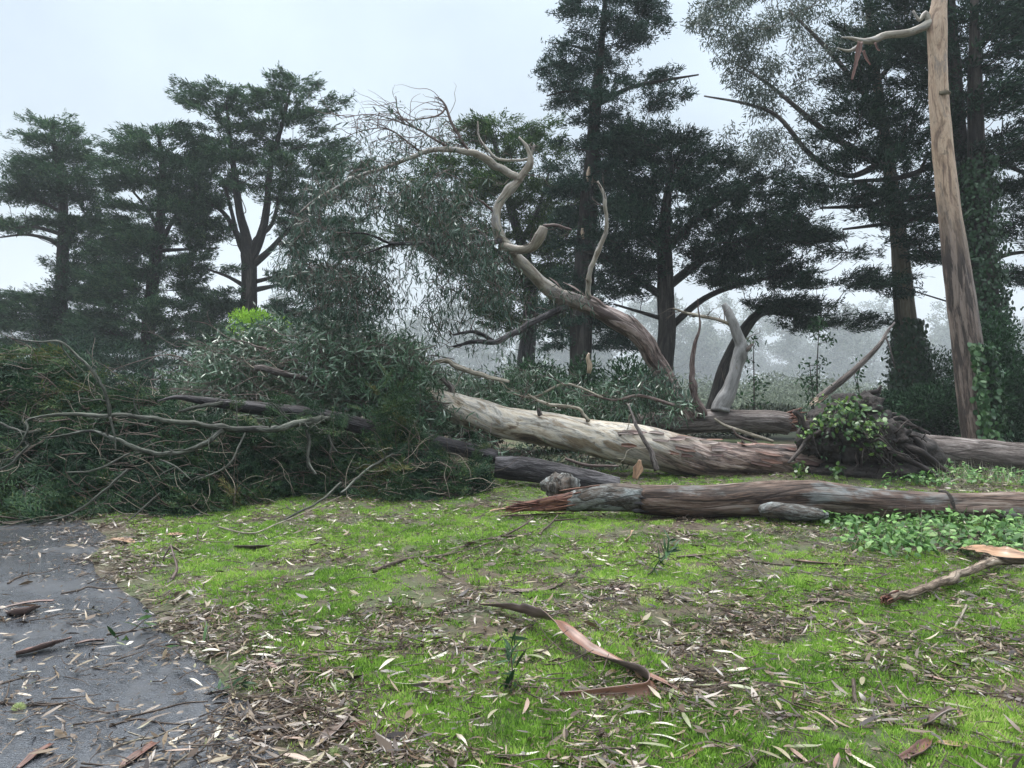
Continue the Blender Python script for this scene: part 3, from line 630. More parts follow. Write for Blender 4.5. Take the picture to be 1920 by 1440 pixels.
bush('shrub', 'dark shrub at the left foot of the ivy-footed tan tree', GS, x_(1655, 21), 21, 1.3, 1.5, 1.3, 4000, M['shrub'], .11)
bush('shrub', 'tall green shrub right of the ivy-clad trunk at the frame edge', GS, x_(1915, 19), 19, 2.2, 3.4, 2, 12000, M['shrub'], .12, lump=12)
bush('shrub', 'leafy shrub crowding the foot of the ivy-clad trunk', GS, x_(1868, 18), 18, 1.3, 2.2, 1.2, 6000, M['shrub'], .11, lump=8)
bush('shrub', 'mid-height shrub behind the gap between ivy-footed tree and pale trunk', GS, x_(1775, 25), 25, 2.6, 3.0, 2, 7000, M['shrub'], .13, lump=9)
GB = 'dark undergrowth behind the fallen branches'
for lab, px, Y, w, h, n, mt in (
        ('hazy undergrowth bush below the leftmost cypress', 60, 34, 5.2, 4.4, 11000, 'cypress_dark'),
        ('hazy undergrowth bush between the two left cypress trunks', 205, 33, 5.2, 4.3, 12000, 'cypress_dark'),
        ('dark undergrowth bush left of the lime green shrub', 360, 32, 4.6, 3.8, 10000, 'cypress_dark'),
        ('grey-green brush right of the lime green shrub', 585, 27, 3.4, 2.2, 4500, 'shrub'),
        ('grey-green brush under the hanging leaves at centre', 760, 26, 3.2, 1.6, 3500, 'shrub'),
        ('dark bush between the two central trunks behind the log', 1045, 23, 2.4, 2.6, 6000, 'shrub'),
        ('dark bush left of the central conifer trunks', 930, 23, 2.4, 2.4, 5000, 'shrub'),
        ('dark bush under the wide cypress by the arching limb', 1170, 21, 2.2, 2.4, 5000, 'shrub'),
        ('low dark bush just behind the middle of the main fallen trunk', 1080, 17.5, 3.0, 1.3, 8000, 'shrub'),
        ('low dark bush behind the leafy end of the main fallen trunk', 890, 17, 2.6, 1.5, 8000, 'shrub'),
        ('low olive bush behind the second fallen log', 1400, 22, 3.4, 1.0, 5000, 'brush'),
        ('olive brush at the far left edge beyond the fallen crown', 15, 24, 2.4, 2.3, 4000, 'brush')):
    bush('undergrowth_bush', lab, GB, x_(px, Y), Y, w, h, 2, n, M[mt], .15, lump=9, cat='bush')
# thin saplings in front of the hazy far wood
def sapling(label, px, pyt, Y, n):
    b = np.array([x_(px, Y), Y, float(ground_h(x_(px, Y), Y))]); top = at(px + rnd(-4, 4), pyt, Y)
    root = thing('sapling', label, 'sapling', b, 'thin saplings before the hazy wood')
    ms = MB(); mf = MB(); P = np.array([b, (b + top) / 2 + rng.normal(size=3) * .05, top]); tube(ms, P, [.03, .022, .008], 5, .2)
    for _ in range(11):
        s = b + (top - b) * rnd(.35, 1); q = walk(s, rdir(1)[0] * np.array([1, 1, .4]) + np.array([0, 0, .3]), rnd(.25, .6), 4, .3); tube(ms, q, np.linspace(.01, .004, 4), 3, .15, cap=False)
        k = n // 11; C = q[rng.integers(1, 4, k)] + rng.normal(size=(k, 3)) * .09
        leaf8(mf, C, rng.normal(size=(k, 3)) + np.array([0, 0, -.5]), rdir(k), rnd(.08, .15, k), rnd(.035, .06, k), .2, rnd(.1, .8, k))
    ms.build('stem', M['bark_black'], root); mf.build('leaves', M['shrub'], root, shade=False)
sapling('thin leafy sapling standing right of the pale forked limb', 1412, 640, 18, 160)
sapling('taller thin sapling standing in front of the hazy wood', 1538, 600, 20, 240)
sapling('short thin sapling just left of the taller one', 1520, 680, 19, 160)
sapling('small spindly sapling behind the root ball', 1610, 700, 18, 150)

# far wood: one mass, its mist partly painted as paler leaf colour
mf = MB(); ms = MB()
for i in range(290):
    Yw = rnd(370, 600); xw = rnd(-.85, .85) * Yw
    if xw < 0 and rng.random() < .4: continue
    z0 = float(ground_h(xw, Yw)); H = rnd(30, 58) * (.25 + Yw / 600)
    for c in range(13):
        k = 120; q = rdir(k) * (rng.random(k) ** .4)[:, None] * np.array([4.8, 4.8, 3.8]); cc = np.array([xw + rnd(-8, 8), Yw + rnd(-3, 3), z0 + H * rnd(.06, 1)])
        diamonds(mf, cc + q, rng.normal(size=(k, 3)), rdir(k), rnd(1.3, 2.8, k), rnd(.5, 1.0, k), np.clip(.4 + .3 * rng.normal(size=k), 0, 1))
for i in range(170):
    Yw = rnd(90, 330); xw = rnd(-.8, .8) * Yw; z0 = float(ground_h(xw, Yw)); k = 260; q = rdir(k) * (rng.random(k) ** .4)[:, None] * np.array([3.2, 2, 1.7]) * (Yw / 115)
    diamonds(mf, np.array([xw, Yw, z0 + .9]) + q, rng.normal(size=(k, 3)), rdir(k), rnd(.4, .9, k) * Yw / 115, rnd(.2, .4, k) * Yw / 115, np.clip(.4 + .3 * rng.normal(size=k), 0, 1))
for i in range(150):
    Yw = rnd(48, 120); xw = rnd(-.15, .75) * Yw; z0 = float(ground_h(xw, Yw)); k = 420; hh = rnd(.022, .036) * Yw + 1.2
    q = rdir(k) * (rng.random(k) ** .4)[:, None] * np.array([2.6, 1.6, hh * .62]) * np.array([Yw / 70, 1, 1])
    diamonds(mf, np.array([xw, Yw, z0 + hh * .5]) + q, rng.normal(size=(k, 3)), rdir(k), rnd(.25, .6, k) * Yw / 80, rnd(.1, .22, k) * Yw / 80, np.clip(.6 + .3 * rng.normal(size=k), 0, 1))  # low growth tinted paler still, standing in for haze
tag(mf.build('far_wood', M['farwood_hazed'], shade=False), 'far wood behind the trunks, leaf colour paled to deepen the mist', 'wood', kind='stuff')

# ============================================================ FALLEN TREES
def px_path(pp):   # (px, py, r_px, Y)
    return np.array([at(a, b_, y) for a, b_, r, y in pp]), np.array([r / F * y for a, b_, r, y in pp])

def splinters(mb, c, axis, R_, n, L, w=.02, tint=0):
    axis = unit(axis); a1 = unit(np.cross(axis, [0.1, .2, 1])); a2 = np.cross(axis, a1)
    for _ in range(n):
        t_ = rnd(0, 2 * math.pi); q = math.sqrt(rng.random()) * R_; s = np.array(c) + a1 * math.cos(t_) * q + a2 * math.sin(t_) * q
        l = L * rnd(.3, 1.1); d = unit(axis + rng.normal(size=3) * .08)
        tube(mb, [s - d * .1, s + d * l * .6, s + d * l + rng.normal(size=3) * .02], [w * rnd(.7, 1.4), w * rnd(.5, 1), .002], 4, .12, cap=True, v0=rnd(0, 9))
# ---- 1: main fallen eucalyptus (root ball right, crown left)
M['euc_fall'] = euc_mat('fallen_eucalyptus_bark', CREAM, 2.3, 3.5, True, 1.5)
P, r = px_path([(1560, 862, 36, 12.9), (1500, 866, 34, 12.9), (1462, 866, 33, 12.9), (1387, 863, 32, 12.9), (1312, 860, 36, 12.9), (1237, 843, 38, 12.9), (1190, 834, 38, 12.9), (1128, 824, 35, 13), (1067, 813, 32, 13), (1008, 802, 30, 13.1), (950, 793, 29, 13.2), (900, 779, 30, 13.3), (850, 764, 27, 13.5), (800, 746, 22, 13.7), (760, 728, 18, 13.9), (715, 700, 13, 14.2), (680, 680, 8, 14.4)])
fall1 = thing('fallen_eucalyptus', 'large pale fallen eucalyptus lying across the centre with its root ball at right', 'fallen tree', (at(1590, 880, 12.9)[0], 12.9, 0))
mb = MB(); tube(mb, P, r, 48, .04, .05, 1.4, twist=-.55, ridge=.03); mb.build('trunk', M['euc_fall'], fall1)
SIDE = MB()
def add_limb(parent, pp, mat, name='branch', seg=8, step=.06, nz=.12, nf=3, side=None):
    P, r = px_path(pp); mb = MB(); tube(mb, P, r, seg, step, nz * 1.4, nf, wob=.5 if r.mean() < .06 else .3, knots=.22)
    sk, rk = resample(P, r, .12)
    if side is not None:
        T_ = unit(np.gradient(sk, axis=0))
        for i in range(1, len(sk)):
            if rng.random() < .32 and rk[i] > .008:
                d = unit(T_[i] * rnd(.2, .9) + rng.normal(size=3) * np.array([.8, .5, .8])); L = rnd(.15, .7) * (.5 + min(1, rk[i] * 12)); q = walk(sk[i], d, L, 6, .35); r0 = min(rk[i] * .5, .009 + .006 * rng.random())
                tube(side, q, np.linspace(r0, .002, 6), 4, .06, cap=False)
                for j in range(2):
                    a_ = q[rng.integers(2, 5)]; tube(side, walk(a_, d + rng.normal(size=3) * .8, L * .4, 4, .35), np.linspace(r0 * .5, .0015, 4), 3, .06, cap=False)
    return mb.build(name, mat, parent), sk
sk1 = [resample(P[9:], r[9:], .2)[0]]; SIDE1 = MB()
for pp in ([(780, 684, 3, 13.4), (810, 682, 3.5, 13.3), (838, 676, 4.5, 13.2), (862, 690, 5, 13.1), (905, 702, 4.5, 13), (955, 716, 3, 12.9)],
           [(760, 728, 9, 13.9), (700, 690, 7, 14), (640, 670, 5, 14), (600, 660, 3, 14)],
           [(680, 680, 6, 14.4), (600, 668, 4, 14.2), (520, 690, 3, 13.8), (480, 690, 4, 13.5)],
           [(715, 700, 6, 14.2), (660, 660, 4, 14.4), (620, 635, 3, 14.5)],
           [(850, 750, 6, 13.5), (840, 720, 5, 13.6), (800, 690, 4, 13.8)],
           [(640, 672, 4, 14), (700, 648, 3, 14.2), (730, 640, 2, 14.3)],
           [(600, 725, 4, 13.2), (560, 708, 5, 13), (500, 692, 6, 12.8), (476, 690, 5, 12.7)],
           [(1105, 790, 3, 12.8), (1080, 765, 3, 12.9), (1030, 758, 3, 13), (990, 740, 2, 13.2)],
           [(1232, 882, 6, 12.35), (1222, 850, 5, 12.4), (1205, 820, 4, 12.45), (1192, 792, 3, 12.5), (1178, 758, 1.5, 12.7)]):
    _, s = add_limb(fall1, pp, M['twig_pale'] if pp[0][0] in (780, 1105) else M['bark_grey'], step=.04, side=SIDE1); sk1.append(s)
sk1 = np.concatenate(sk1); tag(SIDE1.build('side_twigs', M['twig_pale'], fall1), kind='stuff')

def euc_clusters(mf, mt, skel, S, leaf=(.11, .17), lw=.15, per=26, droop=1.0, spread=.28, twig=.007, sag=.25, thin=1.0):
    """S: array of cluster centres; twigs sag from the skeleton and end in hanging leaves"""
    S = np.asarray(S); S = S[np.argsort([np.min(np.linalg.norm(skel - c, axis=1)) for c in S])]
    for c in S:
        i = np.argmin(np.linalg.norm(skel - c, axis=1) + rng.random(len(skel)) * .2); s = skel[i]; v = c - s; L = np.linalg.norm(v)
        if L > .2: skel = np.vstack([skel, c[None]])
        mid = s + v * .5 + np.array([0, 0, sag * L * .5]) + rng.normal(size=3) * .08 * L
        q = np.array([s, mid, c, c + np.array([rnd(-.1, .1), rnd(-.1, .1), -rnd(.05, .3)])]); tube(mt, q, [twig * (1 + .5 * L), twig * (.7 + .2 * L), twig * .6, twig * .3], 4, max(.12, L / 8), cap=False)
        nb = 4
        for _ in range(nb):
            w = walk(c + rng.normal(size=3) * spread * .3, rng.normal(size=3) + np.array([0, 0, -.5 * droop]), rnd(.25, .55), 4, .35, -.25 * droop); tube(mt, w, np.linspace(twig * .55, twig * .25, 4), 3, .15, cap=False)
            k = max(3, int(per / nb * rnd(.5, 1.5)))
            C = w[rng.integers(0, 4, k)] + rng.normal(size=(k, 3)) * .05
            D = rng.normal(size=(k, 3)) * .6 + np.array([0, 0, -droop])
            leaf8(mf, C, D, rdir(k), rnd(*leaf, k), rnd(*leaf, k) * lw, rnd(-.1, .35, k), np.clip(rng.beta(1.5, 2, k), 0, 1))
def region(rows, n, Yf, hole=.25, hs=45., seed=1):
    S = outline_sample(rows, n, hole, hs, seed); return np.array([at(a, b_, Yf(a, b_)) for a, b_, *_ in S])

mf = MB(); mt = MB()
S = region([(608, 540, 640), (625, 440, 700), (650, 390, 770), (680, 345, 800), (720, 330, 850), (750, 320, 870), (785, 400, 880)], 430, lambda a, b_: 13.6 + (800 - b_) / 200 * 1.2 + rnd(-1, 1.2), .25)
euc_clusters(mf, mt, sk1, S, per=46, droop=.3, sag=.3, spread=.4, leaf=(.13, .22), lw=.15)
S = region([(635, 560, 700), (660, 560, 790), (700, 600, 790), (740, 640, 775), (760, 680, 760)], 120, lambda a, b_: 12.8 + rnd(-.5, .6), .15); euc_clusters(mf, mt, sk1, S, per=40, droop=.35, sag=.25, spread=.35, leaf=(.11, .2))
S = region([(690, 860, 980), (730, 790, 1260), (760, 820, 1280), (775, 900, 1280)], 110, lambda a, b_: 13.9 + rnd(-.3, 1.2), .3)
euc_clusters(mf, mt, sk1, S, per=38, droop=.4, sag=.2, leaf=(.11, .19))
S = region([(800, 850, 900), (830, 860, 930), (850, 870, 960)], 12, lambda a, b_: 12.4 + rnd(-.3, .3), .0)
euc_clusters(mf, mt, sk1, S, per=16, droop=.6)
S = region([(845, 900, 1020), (860, 900, 1140), (880, 930, 1200)], 60, lambda a, b_: 13.2 + rnd(-.3, .6), .1); euc_clusters(mf, mt, sk1, S, per=26, droop=.3)
MT2 = MB()
for _ in range(170):
    c = at(rnd(330, 860), rnd(640, 790), rnd(12.6, 14.2)); q = walk(c, np.array([-1, rng.normal() * .4, rng.normal() * .35 + .12]), rnd(.5, 1.7), 8, .22, -.02); r0 = rnd(.004, .011); tube(MT2, q, np.linspace(r0, .002, 8), 4, .09, cap=False)
    for j in range(3): tube(MT2, walk(q[rng.integers(2, 7)], rng.normal(size=3) + np.array([-.7, 0, .1]), rnd(.2, .5), 4, .3), np.linspace(r0 * .5, .0015, 4), 3, .08, cap=False)
tag(MT2.build('bare_twigs', M['twig_red'], fall1), kind='stuff')
mf.build('foliage', M['euc_pile'], fall1, shade=False); tag(mt.build('twigs', M['twig_red'], fall1), kind='stuff')

# root ball
def lump(mb, c, rad, nz, f, seg=40, tintv=0.0, squash=None):
    u = np.linspace(0, math.pi, seg // 2 + 1); v = np.arange(seg) / seg * 2 * math.pi
    U, Vv = np.meshgrid(u, v, indexing='ij'); d = np.stack([np.sin(U) * np.cos(Vv), np.sin(U) * np.sin(Vv), np.cos(U)], -1)
    rr = 1 + nz * 2 * (fbm(d * f + c[0], 6) - .5)
    V = np.array(c) + d * rr[..., None] * np.array(rad)
    nu = len(u); i, j = np.meshgrid(np.arange(nu - 1), np.arange(seg), indexing='ij'); j2 = (j + 1) % seg
    mb.add(V.reshape(-1, 3), np.stack([i * seg + j, (i + 1) * seg + j, (i + 1) * seg + j2, i * seg + j2], -1).reshape(-1, 4), bark=(V - np.array(c)).reshape(-1, 3), tint=tintv)
rb = at(1600, 826, 12.75)
mb = MB(); lump(mb, rb, (.80, .6, .60), .55, 2.6, 96); lump(mb, at(1606, 782, 12.8), (.46, .4, .40), .6, 3, 72); lump(mb, at(1545, 820, 12.6), (.4, .4, .4), .6, 3, 72); lump(mb, at(1660, 830, 12.5), (.4, .4, .35), .6, 3.3, 72); lump(mb, at(1695, 850, 12.8), (.62, .5, .36), .3, 3)
lump(mb, at(1640, 885, 12.5), (1.05, .5, .2), .3, 3); mb.build('root_ball', M['soil'], fall1)
for _ in range(98):
    d = unit(rng.normal(size=3) * np.array([1, .9, .8]) + np.array([.45, -.7, .0])); s = rb + d * np.array([.62, .6, .5])
    q = walk(s, d + np.array([.2, 0, -.1]), rnd(.25, .8), 7, .4, -.16); q[:, 2] = np.maximum(q[:, 2], .05)
    mb = MB(); rr = rnd(.012, .038); tube(mb, q, np.linspace(rr, rr * .25, 7), 7, .05, .15, 6); mb.build('root', M['root'], fall1)
for pp in ([(1640, 815, 9, 12.6), (1690, 812, 8, 12.4), (1725, 830, 6, 12.3), (1740, 860, 4, 12.2), (1760, 885, 2.5, 12.1)], [(1660, 790, 4, 12.9), (1690, 785, 4, 12.8), (1710, 797, 4, 12.7), (1744, 813, 2.5, 12.6)],
           [(1650, 780, 4, 13), (1680, 778, 4, 13), (1700, 792, 4, 13), (1690, 798, 4, 12.9)], [(1600, 760, 6, 12.9), (1625, 738, 5, 12.9), (1645, 733, 4, 12.9), (1652, 722, 2.5, 12.9)], [(1636, 752, 3, 12.9), (1648, 740, 3, 12.9), (1652, 723, 2.5, 12.9)],
           [(1560, 800, 6, 12.4), (1520, 820, 5, 12.2), (1490, 855, 4, 12.0), (1478, 868, 2, 11.9)], [(1540, 800, 7, 12.4), (1510, 805, 6, 12.3), (1500, 780, 6, 12.3), (1488, 770, 4, 12.3)],
           [(1680, 830, 7, 12.3), (1730, 850, 6, 12.1), (1770, 880, 4, 12), (1790, 895, 2, 11.9)], [(1660, 845, 6, 12.2), (1720, 870, 5, 12), (1760, 893, 3, 11.8)]):
    add_limb(fall1, pp, M['root'], 'root', 8, .05)
# vine leaves growing over the root ball
mf = MB(); mt = MB()
for cx, cy, w, h, n, y in ((1590, 765, 55, 25, 230, 12.3), (1555, 790, 40, 18, 150, 12.2), (1620, 800, 45, 30, 230, 12.0), (1515, 812, 22, 10, 60, 12.2), (1655, 800, 20, 12, 60, 12.2), (1640, 835, 25, 22, 90, 11.95), (1500, 880, 18, 18, 60, 12.2), (1565, 880, 18, 12, 40, 12)):
    C = np.array([at(cx + rng.normal() * w * .42, cy + rng.normal() * h * .45, y + rnd(-.2, .25)) for _ in range(n)])
    n = int(n * .62); C = C[:n]; leaf8(mf, C, rng.normal(size=(n, 3)) + np.array([0, -.5, -.2]), np.array([0, -.5, .8]) + rng.normal(size=(n, 3)) * .5, rnd(.05, .11, n), rnd(.035, .075, n), .2, np.clip(rng.beta(1.6, 1.6, n), 0, 1), (.5, 1, .8, .05))
    for _ in range(n // 12):
        q = walk(C[rng.integers(n)], np.array([rnd(-.5, .5), -.4, -1]), rnd(.2, .5), 5, .2); tube(mt, q, np.linspace(.006, .003, 5), 4, .1)
mi = MB(); n = 230; C = np.array([at(1590 + rng.normal() * 48, 805 + rng.normal() * 38, 12.3 + rnd(-.3, .25)) for _ in range(n)]); leaf8(mi, C, rng.normal(size=(n, 3)) + np.array([0, -.4, -.5]), np.array([0, -.6, .7]) + rng.normal(size=(n, 3)) * .6, rnd(.035, .08, n), rnd(.025, .05, n), .25, rng.beta(1.2, 2, n), (.5, 1, .8, .05)); mi.build('ivy', M['ivy'], fall1, shade=False)
mf.build('vine_leaves', M['ivy_bright'], fall1, shade=False); tag(mt.build('vine_stems', M['root'], fall1), kind='stuff')

for i in range(26):
    cx = rnd(1150, 1480); Yp = 12.9; a_ = rnd(-.2, 1.3); rr = 36 / F * Yp; cy = np.interp(cx, [1128, 1190, 1237, 1312, 1387, 1462], [824, 834, 843, 860, 863, 866]); c = at(cx, cy, Yp) + np.array([0, -math.cos(a_), math.sin(a_)]) * (rr + .012)
    L = rnd(.15, .5); dz = rnd(-.25, -.05); mb = MB(); n_ = (0, -math.cos(a_), math.sin(a_)); ribbon(mb, [c, c + np.array([L * .5, 0, dz * L * .5]) + np.array(n_) * rnd(.005, .03), c + np.array([L, 0, dz * L]) + np.array(n_) * rnd(.01, .08)], [rnd(.02, .07), rnd(.04, .09), rnd(.01, .04)], curl=rnd(.2, .7), nrm=n_, step=.03); mb.build('peeling_bark', M[('strip_red', 'strip_grey', 'strip_dark')[i % 3]], fall1)
for cx, a_, L in ((1022, 1.2, .07), (1165, .5, .03), (1400, 1.1, .08)):
    cy = np.interp(cx, [900, 950, 1008, 1067, 1128, 1190, 1237, 1312, 1387], [779, 793, 802, 813, 824, 834, 843, 860, 863]); n_ = np.array([rnd(-.4, .2), -math.cos(a_), math.sin(a_)]); c = at(cx, cy, 12.95) + n_ * .27; mb = MB()
    tube(mb, [c, c + n_ * (.05 + L * .4), c + n_ * (.05 + L)], [.045, .03, .02], 10, .02, .25, 8); splinters(mb, c + n_ * (.04 + L), n_, .014, 6, .04, .006); mb.build('branch_stub', M['bark_grey'], fall1)
# ---- 2: second fallen eucalyptus behind with the limb that arches up
M['euc_arch'] = euc_mat('arching_limb_bark', LIMB, 3.3, 4.3, True, .9, ((.05, .032, .028), (.145, .10, .086), (.27, .215, .195)))
YA = 15.3
fall2 = thing('fallen_eucalyptus', 'fallen eucalyptus behind, lifting a long S-curved pale limb with drooping leaves into the air', 'fallen tree', (at(1380, 790, YA)[0], YA, float(ground_h(at(1380, 790, YA)[0], YA))))
P, r = px_path([(1478, 795, 20, YA), (1450, 791, 21, YA), (1387, 789, 20, YA), (1330, 789, 21, YA), (1275, 791, 22, YA), (1230, 792, 20, YA), (1180, 795, 16, YA)])
mb = MB(); tube(mb, P, r, 32, .05, .1, 2, ridge=.03); mb.build('trunk', M['bark_grey'], fall2)
arch = [(1290, 790, 26, YA), (1262, 745, 25, 15.2), (1240, 692, 25, 15.1), (1211, 648, 25, 15), (1173, 612, 24, 14.9), (1133, 587, 21, 14.8), (1095, 570, 19, 14.7), (1050, 556, 17, 14.6), (1022, 538, 14, 14.5), (1002, 518, 12.5, 14.4), (980, 495, 12, 14.3), (958, 468, 11, 14.2), (940, 448, 10.5, 14.1), (931, 425, 10, 14), (931, 400, 9.5, 14), (938, 378, 9.5, 14), (952, 358, 9, 14), (968, 342, 8.5, 14), (975, 331, 8, 14)]
P, r = px_path(arch); r = r * np.interp(np.arange(len(r)), [0, 4, 7, 9, 18], [.70, .70, .78, .84, .84]); mb = MB(); tube(mb, P, r, 28, .03, .12, 3, ridge=.016, wob=.22, knots=.22); mb.build('limb', M['euc_arch'], fall2)
skA = [resample(P[6:], r[6:], .2)[0]]; SIDE2 = MB()
left_arm = [(972, 333, 7, 14), (955, 324, 7, 14), (935, 311, 6.8, 14), (910, 296, 6.5, 13.9), (880, 286, 5.5, 13.8), (835, 279, 5, 13.7), (800, 284, 4.5, 13.6), (765, 298, 4, 13.5), (720, 315, 3.2, 13.4), (670, 330, 2.6, 13.3), (630, 352, 2.2, 13.2), (590, 375, 1.6, 13.1), (560, 400, 1, 13)]
_, s = add_limb(fall2, left_arm, M['euc_limb'], seg=12, step=.04, side=SIDE2); skL = s; skA.append(s)
for pp, mt_ in (
    ([(972, 340, 7, 14), (980, 328, 6.5, 14), (990, 312, 6, 14), (993, 298, 5.5, 14), (986, 275, 3, 14), (972, 258, 2, 14)], 'euc_limb'),
    ([(992, 297, 3.5, 14), (998, 284, 3, 14), (1003, 272, 2, 14)], 'euc_limb'), ([(990, 299, 2.6, 14), (960, 300, 2.4, 14), (932, 298, 2.5, 14), (920, 288, 2.6, 14), (903, 268, 2.6, 14), (897, 250, 2, 14), (896, 228, 1.3, 14)], 'euc_limb'),
    ([(938, 462, 7, 14.1), (955, 464, 7, 14), (980, 468, 8, 13.9), (1000, 460, 9, 13.8), (1014, 440, 10, 13.7), (1020, 424, 8, 13.7)], 'euc_limb'),
    ([(1018, 424, 3, 13.7), (1040, 422, 3, 13.7), (1072, 431, 2, 13.7)], 'twig_red'),
    ([(1104, 560, 5, 14.6), (1102, 535, 4.5, 14.5), (1106, 505, 4.5, 14.4), (1125, 465, 4.5, 14.3), (1137, 430, 4, 14.2), (1136, 385, 3.6, 14.1), (1128, 355, 3, 14.1), (1121, 340, 2, 14.1)], 'euc_limb'),
    ([(1062, 575, 7, 14.6), (1020, 592, 6, 14.3), (975, 618, 5.5, 14), (930, 640, 5, 13.7), (890, 640, 4, 13.5), (850, 650, 2, 13.3)], 'bark_dark'), ([(925, 640, 4, 13.7), (905, 628, 3.5, 13.7), (880, 622, 3, 13.6), (850, 628, 2, 13.5)], 'bark_dark'),
    ([(1350, 772, 17, 15.2), (1366, 735, 12.5, 15.2), (1381, 692, 11.5, 15.2), (1391, 655, 11.5, 15.2), (1380, 615, 9, 15.2), (1368, 588, 8, 15.2), (1356, 570, 5, 15.2)], 'pale'),
    ([(1380, 615, 4, 15.2), (1350, 600, 3, 15.2), (1300, 590, 3, 15.2), (1262, 578, 1.5, 15.2)], 'twig_pale'), ([(1392, 660, 4, 15.2), (1403, 656, 3, 15.1), (1412, 645, 2, 15.1)], 'bark_grey'),
    ([(1318, 780, 9, 15), (1302, 735, 6, 15), (1297, 690, 5, 15), (1303, 650, 4, 15), (1312, 615, 2, 15), (1308, 560, 1, 15)], 'strip'),
    ([(880, 285, 3, 13.8), (862, 258, 3, 13.8), (846, 228, 2.6, 13.8), (836, 200, 2.2, 13.8), (825, 186, 1.5, 13.8), (815, 181, .8, 13.8)], 'twig_red'), ([(836, 202, 1.8, 13.8), (822, 216, 1.6, 13.7), (780, 224, 1.2, 13.6), (740, 226, .7, 13.5)], 'twig_red'),
    ([(845, 280, 2.6, 13.7), (800, 252, 2.2, 13.6), (768, 232, 1.8, 13.5), (748, 212, 1.4, 13.5), (742, 180, .8, 13.5)], 'twig_red'), ([(780, 240, 1.5, 13.5), (730, 222, 1.2, 13.4), (690, 214, .9, 13.3), (640, 222, .5, 13.2)], 'twig_red'),
    ([(790, 287, 2.2, 13.6), (760, 262, 1.8, 13.4), (720, 240, 1.3, 13.3), (670, 248, .8, 13.2), (640, 262, .5, 13.1)], 'twig_red'), ([(940, 450, 5, 14), (900, 458, 4.5, 13.8), (820, 455, 3.8, 13.6), (740, 456, 3, 13.4), (690, 440, 2, 13.2), (640, 436, 1.2, 13.1)], 'bark_dark'), ([(740, 456, 2.4, 13.4), (700, 470, 1.8, 13.3), (660, 485, 1.2, 13.2)], 'bark_dark'),
    ([(930, 400, 2.4, 14), (900, 376, 2, 13.9), (878, 366, 1.4, 13.8)], 'twig_red')):
    m_ = {'pale': None, 'strip': M['twig_red']}.get(mt_, M.get(mt_))
    if mt_ == 'pale': M['pale'] = m_ = euc_mat('pale_forked_limb_bark', PALE, 99, 100)
    o_, s = add_limb(fall2, pp, m_, 'branch', 14 if pp[0][2] > 6 else 7, .04, side=SIDE2 if mt_ != 'strip' else None)
    if pp[0][0] in (880, 836, 845, 780, 790, 940, 740, 930, 1062, 925): skA.append(s)
skA = np.concatenate(skA); tag(SIDE2.build('side_twigs', M['twig'], fall2), kind='stuff')
mf = MB(); mt = MB()
YL = lambda a, b_: 13.6 + rnd(-1.4, 1.3)
S = region([(290, 640, 800), (330, 590, 880), (370, 560, 905), (420, 550, 915), (480, 545, 930), (540, 545, 960), (585, 560, 1000), (625, 820, 980)], 340, YL, .45, 48., 4)
euc_clusters(mf, mt, skA, S, per=34, droop=1.0, sag=.35, spread=.4)
S = region([(420, 550, 640), (470, 545, 700), (540, 545, 720), (590, 560, 690)], 80, YL, .3, 40., 9); euc_clusters(mf, mt, skA, S, per=36, droop=1.0, sag=.3, spread=.4)
S = region([(205, 700, 820), (235, 650, 850), (280, 660, 860)], 28, YL, .2, 40., 2); euc_clusters(mf, mt, skA, S, per=14, droop=.7, sag=.3)
for _ in range(170):  # bare arching twigs at the top left
    s = skA[rng.integers(len(skA))]
    if s[2] < at(0, 330, 13.6)[2] or s[0] > at(900, 0, 13.6)[0]: continue
    q = walk(s, np.array([-1, rnd(-.5, .5), rnd(-.2, .9)]), rnd(.4, 1.3), 7, .3, -.1); tube(mt, q, np.linspace(.008, .002, 7), 4, .1, cap=False)
S = region([(690, 1160, 1240), (715, 1150, 1275), (745, 1170, 1290), (770, 1200, 1280)], 22, lambda a, b_: 14.2 + rnd(-.4, .5), 0); euc_clusters(mf, mt, resample(P[:4], r[:4], .2)[0], S, per=46, droop=1, leaf=(.13, .22), lw=.13)
S = region([(540, 1010, 1060), (560, 1020, 1110)], 7, lambda a, b_: 14.3 + rnd(-.3, .2), 0); euc_clusters(mf, mt, skA, S, per=20, droop=.9)
mf.build('foliage', M['euc_leaf'], fall2, shade=False); tag(mt.build('twigs', M['twig_red'], fall2), kind='stuff')
# bark peeling off the rough limb and the torn root end
mb = MB(); splinters(mb, at(1470, 793, YA), (1, -.2, .25), .2, 26, .45, .03); mb.build('torn_end', M['splinter'], fall2)
for i in range(9):
    k = rng.integers(2, 8); p0 = np.array(at(arch[k][0], arch[k][1], arch[k][3])); rr = arch[k][2] / F * 15; p1 = np.array(at(*arch[k + 1][:2], arch[k + 1][3]))
    off = np.array([rnd(-.2, .4), -rnd(.5, .95), rnd(.3, .9)]) * rr; mb = MB(); a = p0 + off; b_ = a + (p1 - p0) * .9 + np.array([0, -.05, rnd(.02, .12)])
    ribbon(mb, [a, (a + b_) / 2 + np.array([0, 0, .02]), b_], [.03, .07, .015], curl=.5, nrm=(0, -.6, .8)); mb.build('peeling_bark', M['strip_grey'], fall2)

